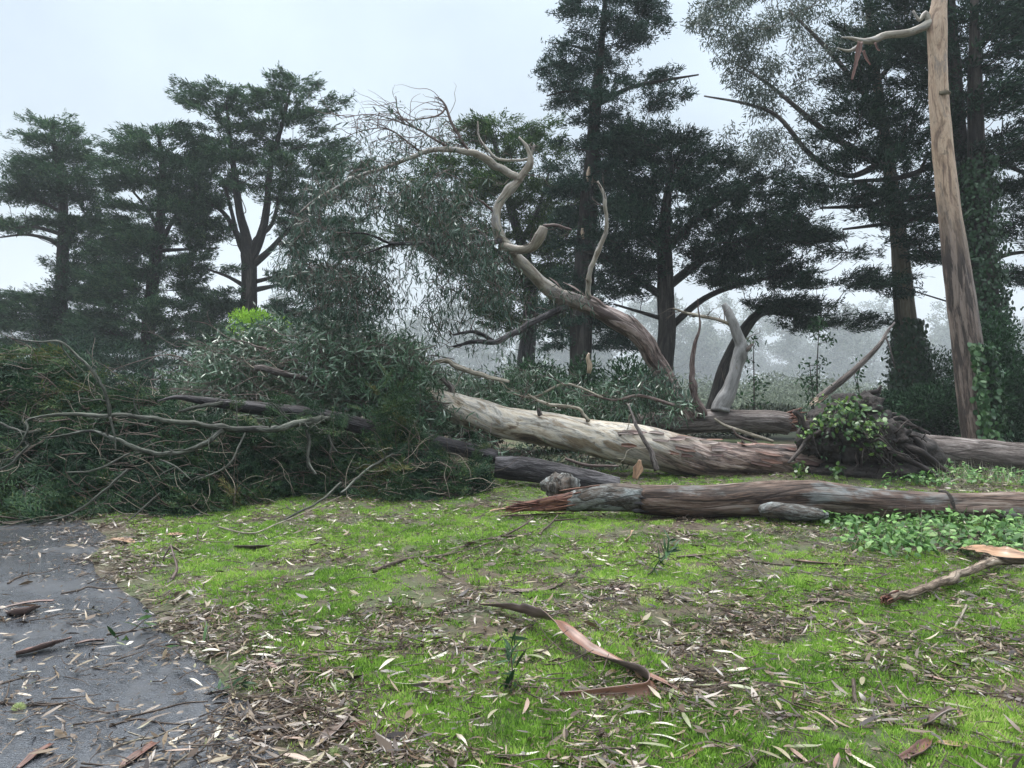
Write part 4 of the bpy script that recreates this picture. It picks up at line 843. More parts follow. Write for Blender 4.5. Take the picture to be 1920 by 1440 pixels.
# ---- 3: fallen dark cypress (its crown is the big pile at the left)
fall3 = thing('fallen_cypress', 'dark fallen cypress whose feathery green crown and bare curved branches fill the left side', 'fallen tree', (at(640, 900, 11)[0], 11, 0))
TRUNK3 = [(930, 858, 15, 12.2), (850, 838, 17, 12), (740, 815, 18, 11.6), (690, 803, 18, 11.3), (640, 790, 17, 11.1), (590, 780, 16, 10.9), (540, 771, 15, 10.7), (467, 763, 14, 10.5), (417, 757, 11, 10.3), (375, 751, 9, 10.2), (333, 745, 6, 10.1), (295, 752, 3, 10)]
P, r = px_path(TRUNK3); r = r * .84; mb = MB(); tube(mb, P, r, 24, .05, .1, 2, ridge=.03); mb.build('trunk', M['bark_dark'], fall3)
P3 = P; sk3 = [resample(P, r, .2)[0]]
for pp in ([(625, 787, 8, 11), (600, 788, 8, 10.6), (560, 794, 7.5, 10.1), (505, 805, 7, 9.7), (415, 803, 7, 9.4), (380, 797, 5.5, 9.3), (320, 789, 5.5, 9.2), (230, 778, 5.5, 9.1), (200, 781, 5, 9.05), (122, 776, 4, 9), (55, 787, 3, 8.9), (53, 805, 2.6, 8.85), (35, 838, 2, 8.8), (0, 852, 1.5, 8.8)],
           [(418, 806, 6, 9.4), (398, 822, 6, 9.3), (368, 840, 5.5, 9.2), (320, 851, 5, 9.1), (275, 847, 5, 9.05), (240, 832, 4.5, 9), (205, 818, 4, 9), (172, 808, 3, 9), (120, 816, 2.4, 8.9), (75, 822, 1.6, 8.9)],
           [(206, 780, 4.5, 9.05), (202, 755, 4, 9.05), (190, 720, 3.5, 9), (168, 690, 3.2, 9), (140, 662, 3, 9), (112, 640, 2.6, 9), (75, 641, 2, 9), (22, 636, 1.2, 9)],
           [(112, 640, 2, 9), (125, 665, 1.6, 9), (160, 700, 1, 9)],
           [(335, 772, 3, 9.9), (370, 764, 4, 10), (420, 755, 5, 10.2)], [(206, 782, 3, 9), (214, 812, 2.4, 8.95), (219, 846, 1.4, 8.9)],
           [(575, 800, 4, 10.6), (580, 830, 4, 10.4), (578, 865, 3.5, 10.2), (592, 890, 2.5, 10)], [(615, 790, 3, 10.8), (618, 825, 3, 10.6), (632, 848, 2, 10.4)],
           [(0, 793, 3, 8.9), (45, 810, 2.5, 8.9), (75, 806, 1.5, 9)], [(55, 835, 3, 8.7), (20, 870, 2.5, 8.6), (-10, 885, 2, 8.6)],
           [(245, 850, 3, 8.9), (180, 880, 2.4, 8.7), (125, 886, 1.6, 8.6)], [(300, 862, 2, 8.8), (330, 875, 2, 8.7), (360, 900, 1, 8.6)],
           [(240, 880, 3.5, 8.8), (190, 925, 3, 8.6), (130, 965, 2.4, 8.5), (60, 985, 1.8, 8.4)], [(300, 925, 2.6, 8.9), (255, 965, 2, 8.7), (238, 978, 1.2, 8.6)],
           [(640, 905, 3, 9.3), (600, 940, 2.6, 9), (560, 960, 2.4, 8.8), (500, 990, 2, 8.6), (440, 1000, 1.5, 8.5)],
           [(760, 840, 3, 11), (690, 880, 3, 10.4), (640, 925, 2.4, 9.8)], [(460, 812, 2.6, 9.5), (430, 870, 2.4, 9.2), (370, 900, 1.5, 9)]):
    _, s = add_limb(fall3, [(a_, b_, c_ * .82, d_) for a_, b_, c_, d_ in pp], M['bark_mossy'], 'branch', 9, .04, side=SIDE); sk3.append(s)
sk3 = np.concatenate(sk3); tag(SIDE.build('side_twigs', M['bark_mossy'], fall3), kind='stuff')
TOPX = [-80, 0, 60, 110, 200, 260, 330, 400, 460, 530, 600, 650, 690, 720, 775, 790, 820, 870, 930]
TOPY = [690, 665, 645, 645, 690, 720, 745, 775, 790, 800, 810, 815, 805, 790, 795, 825, 850, 872, 900]
BOTX = [-80, 60, 180, 240, 300, 370, 470, 560, 660, 740, 860, 930]
BOTY = [1000, 992, 985, 968, 972, 985, 962, 945, 942, 946, 940, 925]
# spray templates: a feathery twig with side strands
def spray_template():
    m = MB(); ns = 15; C = []; D = []; L = []
    for i in range(ns):
        t_ = i / ns; sgn = 1 if i % 2 else -1; base = np.array([t_ * .34, 0, -.05 * t_ * t_]); l = .16 * (1 - .65 * t_) * rnd(.8, 1.2)
        dd = unit(np.array([.75, sgn * .75, rnd(-.25, .2)]))
        for k in range(8):
            u_ = (k + .5) / 8; b_ = base + dd * l * u_; d2 = unit(dd + rng.normal(size=3) * .55); C.append(b_); D.append(d2); L.append(.045 * rnd(.7, 1.3))
        C.append(base); D.append(dd); L.append(l)
    C.append([0, 0, 0]); D.append([1, 0, -.1]); L.append(.36)
    C = np.array(C); D = np.array(D); L = np.array(L); diamonds(m, C, D, np.array([0, 0, 1.]) + rng.normal(size=C.shape) * .5, L, np.minimum(L * .22, .009) + .003, np.zeros(len(C)))
    return np.concatenate(m.V)
TPL = [spray_template() for _ in range(8)]
def place_sprays(mf, C, D, scale, tintv):
    n = len(C); D = unit(D); N = unit(np.array([0, 0, 1.]) + rng.normal(size=(n, 3)) * .5); S = unit(np.cross(N, D)); N = np.cross(D, S)
    which = rng.integers(0, len(TPL), n)
    for k in range(len(TPL)):
        i = np.nonzero(which == k)[0]
        if not len(i): continue
        T_ = TPL[k]; V = C[i][:, None] + scale[i][:, None, None] * (T_[None, :, 0:1] * D[i][:, None] + T_[None, :, 1:2] * S[i][:, None] + T_[None, :, 2:3] * N[i][:, None])
        q = len(T_) // 4; tt = np.repeat(np.clip(tintv[i][:, None] + .12 * rng.normal(size=(len(i), q)), 0, 1), 4, axis=1)
        mf.add(V.reshape(-1, 3), np.arange(len(i) * len(T_)).reshape(-1, 4), tint=tt.ravel())
n = 5200; mf = MB(); mt = MB()
C = []; 
while len(C) < n:
    px = rnd(-60, 925); tp = np.interp(px, TOPX, TOPY); bt = np.interp(px, BOTX, BOTY)
    py = tp + (bt - tp) * rng.random() ** .9
    if vnoise(np.array([px / 70, py / 45, 8.5])) < .22: continue
    h = (bt - py) / 260; Yb = EYE * F / (bt - 720); Yp = Yb + .25 + h * 1.9 + abs(rng.normal()) * .45
    c = at(px, py, Yp); c[2] = max(c[2], .04); C.append(c)
C = np.array(C)
D = np.stack([-.8 + rng.normal(size=n) * .6, -.35 + rng.normal(size=n) * .5, -.25 + rng.normal(size=n) * .45], -1)
tv = np.clip(.45 + .45 * (vnoise(C * 1.7) - .5) * 2 + .14 * rng.normal(size=n), 0, 1)
place_sprays(mf, C, D, rnd(.7, 1.5, n), tv)
# the lighter feathery tuft standing up at x 720-780
k = 70; C2 = np.array([at(745 + rng.normal() * 26, rnd(700, 860), 11.3 + rnd(-.3, .3)) for _ in range(k)]); place_sprays(mf, C2, np.stack([rng.normal(size=k) * .5, -.2 + rng.normal(size=k) * .3, .6 + rng.normal(size=k) * .5], -1), rnd(.6, 1.1, k), np.clip(.6 + .15 * rng.normal(size=k), 0, 1))
k = 420; tq = rnd(0, 1, k); PT, _ = resample(P3, np.ones(len(P3)), .1); C3 = PT[(tq * (len(PT) - 1)).astype(int)] + np.stack([rng.normal(size=k) * .1, -.12 - np.abs(rng.normal(size=k)) * .18, rng.normal(size=k) * .22 - .08], -1)
hit = vnoise(C3 * 2.3) > .56; C3 = C3[hit]; k = len(C3); place_sprays(mf, C3, np.stack([-.6 + rng.normal(size=k) * .6, -.3 + rng.normal(size=k) * .3, rng.normal(size=k) * .5], -1), rnd(.5, 1.0, k), np.clip(.45 + .15 * rng.normal(size=k), 0, 1))
mf.build('foliage', M['pile'], fall3, shade=False)
for i in range(1100):
    c = C[rng.integers(n)] + np.array([0, -rnd(0, .3), 0]); d = np.array([-.9 + rng.normal() * .7, rng.normal() * .4 - .2, rng.normal() * .45 - .1])
    L = rnd(.25, 1.1); q = walk(c, d, L, 6, .28); q[:, 2] = np.maximum(q[:, 2], .02); rr = rnd(.003, .009) * (1 + .3 * L); tube(mt, q, np.linspace(rr, rr * .3, 6), 4, .09, cap=False)
tag(mt.build('twigs', M['twig'], fall3), kind='stuff')
mt = MB()
for i in range(190):
    c = C[rng.integers(n)]; c = c + np.array([0, -.35, 0]); q = walk(c, rng.normal(size=3) * np.array([1, .3, .7]), rnd(.2, .7), 6, .3); q[:, 2] = np.maximum(q[:, 2], .02); tube(mt, q, np.linspace(.006, .002, 6), 4, .08, cap=False)
tag(mt.build('bare_twigs', M['twig_pale'], fall3), kind='stuff')

# ============================================================ logs, chunks
def log(name, label, pp, mat, seg=32, step=.05, nz=.08, nf=2, ridge=.02, tw=0.0, cat='log'):
    P, r = px_path(pp); root = thing(name, label, cat, (P[:, 0].mean(), P[:, 1].mean(), 0)); mb = MB(); tube(mb, P, r, seg, step, nz, nf, ridge=ridge, twist=tw); mb.build('bark', mat, root); return root
def ring(mb, c, ax, r0, r1, w):
    tube(mb, [np.array(c) - unit(ax) * w, np.array(c) + unit(ax) * w], [r1, r1], 32, w * 2)
YF = 8.75
nlog = log('fallen_log', 'long brown fallen log lying nearest the lawn with a splintered red left end', [(2300, 965, 31, YF), (2100, 958, 30, YF), (1920, 954, 29, YF), (1840, 952, 28.5, YF), (1762, 951, 28, YF), (1650, 947, 29, YF), (1580, 940, 32, YF), (1520, 935, 34, YF), (1462, 935, 33, YF), (1390, 938, 31, YF), (1312, 941, 31, YF), (1250, 938, 29, YF), (1205, 937, 27, YF), (1198, 937, 22, YF)], M['bark_log'], 56, .025, .09, 2.6, .035, .12)
M['pale_log'] = bark_mat('blue_grey_log_bark', (.03, .028, .025), (.14, .152, .15), (.28, .31, .31), 16, 4, 1, .03, .7, (.10, .07, .05), (.085, .06, .045))
P, r = px_path([(1200, 934, 23, YF), (1190, 933, 26, YF), (1150, 933, 25.5, YF), (1112, 934, 24, YF), (1085, 938, 20, YF), (1060, 942, 14, YF)]); mb = MB(); tube(mb, P, r, 32, .03, .1, 3, ridge=.02); mb.build('peeled_section', M['pale_log'], nlog)
P, r = px_path([(1125, 938, 19, YF), (1085, 940, 18, YF), (1045, 943, 14.5, YF), (1005, 947, 10, YF), (975, 951, 7, YF), (948, 955, 4, YF)])
mb = MB(); tube(mb, P, r, 40, .02, .3, 5, ridge=.07); splinters(mb, at(1110, 930, YF - .03), (-1, -.05, -.10), .12, 26, .45, .012); splinters(mb, at(1010, 946, YF), (-1, -.1, -.03), .05, 12, .4, .010)
mb.build('splintered_end', M['splinter'], nlog)
mb = MB(); ring(mb, at(1771, 951, YF), (1, 0, 0), 0, 32 / F * YF, .012); mb.build('dark_band', M['bark_black'], nlog)
mb = MB(); splinters(mb, at(1200, 937, YF), (-1, 0, .05), .16, 22, .12, .03); mb.build('torn_bark', M['bark_dark'], nlog)

log('fallen_log', 'wide grey fibrous log running out of the frame at right behind the root ball', [(1640, 838, 30, 13.6), (1720, 846, 33, 13.5), (1800, 853, 33, 13.4), (1880, 860, 33, 13.3), (1960, 868, 33, 13.2), (2100, 882, 33, 13.1)], M['bark_grey'], 40, .05, .08, 1.6, .035)
log('fallen_log', 'short dark furrowed log under the main fallen trunk', [(928, 874, 20, 11.6), (960, 877, 22, 11.6), (1010, 884, 22, 11.6), (1060, 893, 21, 11.5), (1115, 903, 19, 11.4), (1160, 910, 15, 11.4)], M['bark_dark'], 28, .04, .1, 2.4, .03)
def chunk(label, c, rad, mat, nz=.28, f=2.4, name='wood_chunk'):
    mb = MB(); lump(mb, c, rad, nz, f, 40); return tag(mb.build(name, mat), label, 'wood chunk')
chunk('pale lichen-covered broken chunk standing behind the splintered log end', at(1050, 910, 9.3), (.21, .15, .16), M['pale_log'], .6, 2.4)
P = [at(1425, 957, 8.45), at(1445, 956, 8.45), at(1485, 960, 8.45), at(1530, 964, 8.45), at(1552, 966, 8.45)]
mb = MB(); tube(mb, P, np.array([.06, .09, .09, .07, .03]), 24, .03, .22, 4, ridge=.02); tag(mb.build('wood_chunk', M['pale_log']), 'grey bark chunk lying against the front of the long log', 'wood chunk')
mb = MB(); ribbon(mb, [at(1190, 898, 11.4), at(1196, 880, 11.4), at(1200, 862, 11.4)], [.10, .15, .03], curl=.4, nrm=(0, -1, .2)); tag(mb.build('bark_piece', M['strip_tan']), 'small pinkish bark piece standing upright below the main trunk', 'bark')

# broken branch leaning behind the root ball
root = thing('broken_branch', 'long thin broken branch leaning up right behind the root ball, its split end raw orange', 'branch', at(1530, 752, 14))
P, r = px_path([(1535, 748, 8, 14), (1555, 732, 7, 14), (1590, 704, 6, 14), (1625, 672, 5, 14.1), (1650, 645, 4, 14.1), (1665, 620, 2.5, 14.2), (1678, 604, 1.2, 14.2)]); mb = MB(); tube(mb, P, r, 10, .06, .1, 3); mb.build('stem', M['bark_grey'], root)
mb = MB(); splinters(mb, at(1545, 742, 14), (-1, -.1, -.7), .06, 16, .32, .016); mb.build('split_end', M['strip_tan'], root)
mb = MB(); tube(mb, [at(1678, 690, 14.1), at(1668, 650, 14.1), at(1660, 632, 14.1)], [.008, .015, .02], 6, .1); mb.build('side_branch', M['bark_grey'], root)
# torn limb stub by the centre trunks and the pale torn wood on the conifer
for pp, lab in (([(1104, 700, 4, 15), (1106, 685, 5, 15), (1102, 672, 4, 15), (1105, 662, 2, 15)], 'small pale torn splinter standing among the branches left of the arching limb'),
                ([(1102, 340, 2, 26), (1103, 325, 4, 26), (1105, 313, 2, 26)], 'sliver of pale torn wood high on the central conifer trunk'),
                ([(1094, 448, 2, 26.2), (1092, 436, 3.5, 26.2), (1092, 428, 2, 26.2)], 'pale torn wound lower down on the central conifer trunk'),
                ([(1806, 214, 7, 27), (1820, 208, 6, 27), (1836, 200, 3, 27), (1844, 196, 1, 27)], 'orange torn branch stub beside the big pale trunk')):
    P, r = px_path(pp); mb = MB(); tube(mb, P, r, 8, .1, .2, 4); tag(mb.build('torn_wood', M['strip_tan']), lab, 'torn wood')

# loose dead branches lying through the pile behind the main trunk
GD = 'dead branches tangled behind the main trunk'
for i, (pp, lab) in enumerate((
        ([(1265, 760, 3, 13.4), (1200, 742, 3, 13.6), (1150, 750, 2.4, 13.7), (1090, 735, 1.5, 13.8)], 'thin dead branch sagging left of the arching limb foot'),
        ([(1450, 828, 3, 14), (1400, 812, 3.5, 14), (1360, 798, 3, 14), (1340, 785, 2, 14)], 'thin pale stick crossing the litter mound behind the trunk'),
        ([(1420, 830, 2, 13.9), (1385, 818, 2.4, 13.9), (1372, 802, 2, 13.9)], 'short stick leaning on the litter mound'),
        ([(1130, 745, 2, 13.6), (1060, 720, 2.4, 13.8), (1000, 745, 2.4, 13.8), (950, 735, 1.6, 13.9)], 'wavy grey branch resting above the main trunk'),
        ([(1060, 860, 2.6, 11.9), (1100, 872, 3, 11.8), (1160, 874, 2, 11.7)], 'pale bent twig beneath the main trunk'))):
    P, r = px_path(pp); mb = MB(); tube(mb, P, r, 7, .05, .15, 4); tag(mb.build('dead_branch', M['twig_pale'] if i % 2 else M['twig_red']), lab, 'branch', GD)

# ============================================================ ground litter: single pieces
def path_g(pp, up=.012): return np.array([gp(a, b_, up + (q[0] if q else 0)) for a, b_, *q in pp])
# the long curled bark strip
root = thing('bark_strip', 'long curled red-brown bark strip twisting across the middle of the lawn', 'bark strip', gp(1080, 1215))
mb = MB(); ribbon(mb, path_g([(900, 1133, .02), (950, 1140, .05), (1000, 1150, .10), (1040, 1165, .12), (1075, 1195, .08), (1110, 1220, .04), (1150, 1240, .03), (1190, 1258, .03), (1216, 1272, .04), (1218, 1290, .03), (1190, 1300, .02), (1120, 1304, .01), (1050, 1304, .005)]),
    [.03, .075, .10, .11, .10, .09, .10, .10, .09, .08, .075, .06, .03], curl=.75, roll=[.3, .5, .9, 1.2, .6, .1, -.1, .2, .7, 1.1, 1.2, 1.2, 1.2], step=.02, k=9); mb.build('strip', M['strip_red'], root)
mb = MB(); ribbon(mb, path_g([(1150, 1238, .02), (1200, 1258, .03), (1250, 1280, .02), (1290, 1305, .01)]), [.02, .035, .03, .01], curl=.4); mb.build('torn_sliver', M['strip_red'], root)
strips = [
 ('pale tan bark sheet curling up beside the leafy plants at the right edge', [(1800, 1028, .05), (1850, 1034, .12), (1890, 1040, .14), (1960, 1046, .12)], .15, .8, 'strip_tan', -.4),
 ('dark bark strip lying on the lawn left of centre below the cypress tips', [(440, 1025, .02), (470, 1029, .03), (510, 1022, .05)], .09, .9, 'strip_dark', .5),
 ('orange bark flake by the far path edge', [(312, 1002, .02), (330, 1003, .03), (345, 1000, .02)], .12, .5, 'strip_tan', 0),
 ('pinkish bark sheet at the far path edge', [(205, 1012, .02), (230, 1013, .03), (250, 1018, .02)], .12, .6, 'strip_tan', 0),
 ('long dark bark strip on the asphalt', [(30, 1228, .02), (80, 1216, .04), (135, 1195, .06)], .10, .9, 'strip_brown', .4),
 ('short dark bark strip touching the long one on the asphalt', [(140, 1208, .02), (165, 1203, .03), (195, 1200, .02)], .05, .8, 'strip_dark', .2),
 ('red bark curl on the asphalt at the left edge', [(15, 1152, .01), (40, 1152, .03), (70, 1140, .03)], .11, .9, 'strip_brown', .6),
 ('thin dark bark strip beyond the red curl on the asphalt', [(0, 1140, .01), (60, 1128, .01), (100, 1126, .01)], .04, .6, 'strip_dark', 0),
 ('brown bark strip in the near left corner of the asphalt', [(35, 1440, .01), (65, 1415, .02), (97, 1394, .02)], .045, .8, 'strip_brown', .1),
 ('brown bark strip at the near edge where asphalt meets litter', [(225, 1440, .01), (260, 1415, .02), (292, 1392, .02)], .055, .8, 'strip_brown', .1),
 ('broad peeled strip at the near litter edge, grey outside', [(595, 1400, .02), (625, 1370, .04), (660, 1330, .02)], .08, .8, 'strip_grey', .3),
 ('dark bark flake on the near litter left of the broad strip', [(465, 1395, .01), (485, 1378, .02), (505, 1362, .02)], .05, .5, 'strip_grey', .1),
 ('purple brown bark flake standing in the near right lawn', [(1735, 1362, .02), (1755, 1345, .06), (1790, 1328, .10)], .16, .4, 'strip_grey', .5),
 ('smooth orange-tan leaf-shaped bark at the near right', [(1755, 1390, .01), (1790, 1396, .02), (1835, 1396, .01)], .055, .5, 'strip_tan', 0),
 ('brown curled bark tube in the near right lawn', [(1690, 1425, .02), (1720, 1412, .03), (1745, 1385, .02)], .05, 1.4, 'strip_brown', 0),
 ('grey flat bark strip lying on the mid lawn', [(925, 1108, .01), (970, 1108, .015), (1020, 1105, .02), (1045, 1095, .015)], .075, .4, 'strip_grey', 0),
 ('grey flat bark strip right of the mid-lawn strip', [(1090, 1106, .01), (1150, 1101, .02), (1240, 1094, .01)], .07, .4, 'strip_grey', 0),
 ('dark bark strip on the right of the mid lawn', [(1268, 1045, .01), (1320, 1041, .02), (1400, 1032, .01)], .07, .8, 'strip_dark', .1),
 ('red bark fragment near the middle of the lawn', [(790, 1275, .01), (815, 1274, .02), (845, 1271, .01)], .05, .6, 'strip_red', .1),
 ('upright pale tan bark flake on the mid lawn', [(1172, 1018, .01), (1180, 1008, .06), (1186, 994, .12)], .07, .4, 'strip_tan', .9),
 ('brown bark strip on the far right lawn', [(1485, 1050, .01), (1530, 1056, .02), (1620, 1060, .01)], .07, .8, 'strip_red', .2),
 ('thin brown bark strip below the far right one', [(1530, 1108, .01), (1580, 1102, .01), (1640, 1098, .01)], .05, .7, 'strip_red', 0),
 ('black bark piece on the right of the lawn', [(1500, 1130, .01), (1550, 1127, .02), (1605, 1132, .01)], .06, .9, 'strip_dark', 0),
 ('dark bark strip across the near right grass', [(1320, 1305, .01), (1360, 1325, .01), (1400, 1345, .01)], .03, .6, 'strip_dark', 0),
 ('brown leaf-like bark at the near lower middle', [(1280, 1425, .01), (1300, 1412, .015), (1322, 1402, .01)], .045, .6, 'strip_red', .1),
 ('brown bark strip against the right edge of the near grass', [(1785, 1210, .01), (1820, 1230, .02), (1845, 1252, .01)], .045, .5, 'strip_grey', .1),
 ('dark bark slab under the leafy plants by the log', [(1830, 1000, .04), (1870, 997, .06), (1960, 992, .06)], .12, .6, 'strip_dark', .2),
 ('red bark splinters scattered before the splintered log', [(940, 968, .02), (1000, 966, .03), (1060, 962, .02)], .10, .7, 'strip_red', .2),
 ('pale bark flake below the splintered log end', [(920, 958, .02), (940, 955, .03), (962, 952, .02)], .10, .5, 'strip_tan', .1),
]
for lab, pp, w, cu, mt_, ro in strips:
    mb = MB(); n_ = len(pp); ww = w * np.array([rnd(.25, .8), rnd(.7, 1.05), rnd(.8, 1.1), rnd(.6, 1), rnd(.15, .7)])
    P = path_g([(q[0], q[1], (q[2] * .6 if q[2] < .05 else q[2])) for q in pp], .004); P5, _ = resample(P, np.ones(n_), .05); idx = np.linspace(0, len(P5) - 1, 5).astype(int)
    ribbon(mb, P5[idx], ww, curl=cu, roll=[ro, ro * .5, ro, ro * 1.2, ro * .4], step=.02); tag(mb.build('bark_strip', M[mt_]), lab, 'bark strip', 'peeled bark strips scattered on the ground')

# sticks and small branches
M['branch_tan'] = bark_mat('tan_branch_bark', (.06, .042, .03), (.20, .15, .11), (.34, .28, .22), 30, 4, .8, .008, .55)
root = thing('broken_branch', 'thick tan broken branch lying at the right of the lawn with a dark torn end', 'branch', gp(1760, 1105))
P = path_g([(1668, 1122, .05), (1720, 1108, .05), (1770, 1090, .07), (1810, 1074, .08), (1845, 1058, .08), (1880, 1050, .08), (1930, 1050, .08), (1990, 1052, .08)]); mb = MB(); tube(mb, P, [.030, .032, .033, .030, .034, .034, .03, .028], 16, .02, .14, 6, wob=.5, knots=.3); mb.build('stem', M['branch_tan'], root)
mb = MB(); splinters(mb, P[0], P[0] - P[1], .03, 14, .12, .009); mb.build('torn_end', M['splinter'], root)
sticks = [
 ('forked dark branch lying on the far lawn before the splintered log', [[(700, 1071), (765, 1048), (830, 1042), (890, 1016), (935, 1008), (980, 986, .05), (1000, 970, .09)], [(830, 1042), (880, 1030), (940, 1010)], [(945, 1006), (985, 1002), (1012, 990)]], .020, 'twig'),
 ('short grey branch stub beside the forked branch', [[(1010, 1002), (1030, 985, .03), (1046, 966, .06)], [(1040, 976, .05), (1100, 972), (1200, 974)]], .016, 'twig'),
 ('black stick lying across the middle grass', [[(870, 1214), (935, 1217), (985, 1222), (1025, 1234), (1080, 1238)]], .011, 'twig'),
 ('thin dark stick leading up to the curled bark strip', [[(815, 1150), (870, 1128), (900, 1118), (925, 1080)]], .008, 'twig'),
 ('broken twig standing up in the left grass', [[(322, 1086, .0), (332, 1066, .04), (325, 1040, .10), (320, 1022, .14)], [(320, 1024, .13), (310, 1040, .06), (306, 1052, .01)], [(321, 1024, .13), (340, 1036, .05)]], .014, 'twig_red'),
 ('long pale twig trailing from the fallen crown onto the grass', [[(410, 988, .02), (470, 1000, .03), (520, 982, .05), (570, 962, .10), (640, 930, .2)]], .010, 'twig_pale'),
 ('dark curved twig on the left grass', [[(372, 990, .02), (372, 1012, .04), (400, 1016, .02), (470, 1016)]], .008, 'twig'),
 ('thin stick along the near asphalt', [[(205, 1404), (260, 1386), (290, 1382), (350, 1355)], [(275, 1384), (240, 1372)]], .006, 'twig_pale'),
 ('wavy dark stick on the asphalt near the litter', [[(205, 1362), (255, 1348), (300, 1355), (355, 1358)]], .006, 'twig'),
 ('straight dark stick on the asphalt left side', [[(0, 1318), (50, 1322), (130, 1320)]], .008, 'twig'),
 ('pale forked twig at the bottom of the asphalt', [[(320, 1440), (345, 1420), (392, 1385)], [(358, 1404), (368, 1422), (378, 1440)]], .006, 'twig_pale'),
 ('dark stick pointing to the red bark curl on the asphalt', [[(15, 1094), (35, 1082), (65, 1074)]], .009, 'twig'),
 ('long dark stick bordering asphalt and litter', [[(115, 1113), (150, 1106), (165, 1100), (200, 1104), (240, 1100)]], .008, 'twig'),
 ('thin stick across the litter strip', [[(200, 1190), (265, 1180), (310, 1168), (345, 1162)]], .007, 'twig'),
 ('pale thick stick at the edge of the left grass', [[(325, 1130), (345, 1115), (365, 1103)]], .016, 'twig_pale'),
 ('thin dark stick along the near litter edge', [[(243, 1344), (300, 1330), (345, 1318), (390, 1315)]], .006, 'twig'),
 ('long dark stick running down the near right grass', [[(1280, 1300), (1340, 1318), (1395, 1337), (1450, 1338), (1520, 1348)]], .008, 'twig'),
 ('bent grey stick on the near right lawn', [[(1600, 1275, .02), (1603, 1310, .02), (1620, 1335), (1680, 1358), (1760, 1368), (1830, 1385), (1890, 1410)]], .011, 'twig'),
 ('stick pointing at the camera on the right lawn', [[(1625, 1166), (1660, 1172), (1690, 1190), (1740, 1195)]], .012, 'twig'),
 ('grey twig on the far right lawn', [[(1812, 1135, .02), (1800, 1160, .03), (1790, 1180), (1800, 1205)]], .010, 'twig_pale'),
 ('pale crooked twig at the right edge', [[(1870, 1150), (1880, 1160), (1905, 1158)], [(1872, 1180), (1880, 1162)]], .012, 'twig_pale'),
 ('slender stick across the right lawn', [[(1400, 1052), (1480, 1060), (1560, 1066), (1640, 1062), (1720, 1070)]], .008, 'twig'),
 ('thin stick in front of the tan broken branch', [[(1495, 1070), (1560, 1080), (1640, 1078), (1710, 1070)]], .007, 'twig_pale'),
 ('dark stick behind the grey bark strips', [[(1048, 1098), (1075, 1080), (1085, 1062, .03)], [(1075, 1080), (1100, 1062), (1150, 1062)]], .009, 'twig'),
 ('broken dark twig right of the forked branch', [[(785, 1056), (810, 1066), (845, 1085)], [(815, 1064), (850, 1074), (880, 1060), (900, 1045)]], .010, 'twig'),
 ('thin stick lying in the left lawn', [[(500, 1060), (540, 1050), (600, 1052), (640, 1046)]], .006, 'twig'),
 ('thin dark stick at lower left of the lawn', [[(515, 1128), (560, 1160), (610, 1160)]], .006, 'twig'),
 ('stick poking from the litter by the bottom edge', [[(740, 1440), (735, 1410, .02), (732, 1390, .03)]], .008, 'twig_red'),
 ('twig lying along the bottom right edge of the lawn', [[(1400, 1440), (1430, 1420), (1480, 1418), (1540, 1432)]], .008, 'twig'),
]
for lab, paths, rr, mt_ in sticks:
    mb = MB()
    for i, pp in enumerate(paths):
        P = path_g(pp, rr * .7 + .006); tube(mb, P, np.linspace(rr, rr * .45, len(P)) * (1 if i == 0 else .7), 7, .04, .15, 8)
    tag(mb.build('stick', M[mt_]), lab, 'stick', 'sticks scattered on the ground')

# ---- leafy sprigs torn off and lying on the grass
def sprig(label, px, py, n, L, mat, d0, leaf=(.12, .2)):
    b_ = gp(px, py, .03); root = thing('leafy_sprig', label, 'leafy sprig', b_, None)
    q = walk(b_, d0, L, 6, .25); q[:, 2] = np.maximum(q[:, 2], ground_h(q[:, 0], q[:, 1]) + .015); mb = MB(); tube(mb, q, np.linspace(.006, .002, 6), 5, .04); mb.build('stem', M['twig'], root)
    k = n; C = q[rng.integers(0, 6, k)] + rng.normal(size=(k, 3)) * .015; D = np.asarray(d0) * .6 + rng.normal(size=(k, 3)) * .6; mf = MB(); leaf8(mf, C, D, np.array([0, 0, 1.]) + rng.normal(size=(k, 3)) * .5, rnd(*leaf, k), rnd(.015, .026, k), .25, rnd(0, .7, k)); mf.build('leaves', mat, root)
sprig('dark green leafy sprig lying on the right of the mid lawn', 1215, 1078, 36, .4, M['ivy'], (.5, .6, .35))
sprig('dark green sprig half buried in grass before the curled bark', 955, 1290, 26, .25, M['ivy'], (.2, .2, .6), (.08, .14))
sprig('small dark cypress-like sprig on the asphalt by the litter', 390, 1300, 20, .2, M['ivy'], (.7, .3, .1), (.06, .1))
sprig('pale green leafy sprig on the asphalt beside the litter strip', 215, 1195, 14, .3, M['ivy_bright'], (.8, .4, .1), (.1, .16))
sprig('pale leafy sprig where litter meets asphalt', 310, 1210, 12, .3, M['cover'], (.7, .4, .1), (.1, .17))
for lab, px, py in (('fluffy pale green flower tuft lying on the near asphalt', 35, 1330), ('fluffy pale green flower tuft in the near litter', 628, 1415)):
    mb = MB(); k = 240; d = rdir(k); d[:, 2] = np.abs(d[:, 2]); c = gp(px, py, .005); diamonds(mb, c + d * .004, d, rdir(k), .033, .004, rnd(.5, 1, k)); tag(mb.build('flower_tuft', M['tuft']), lab, 'flower tuft')

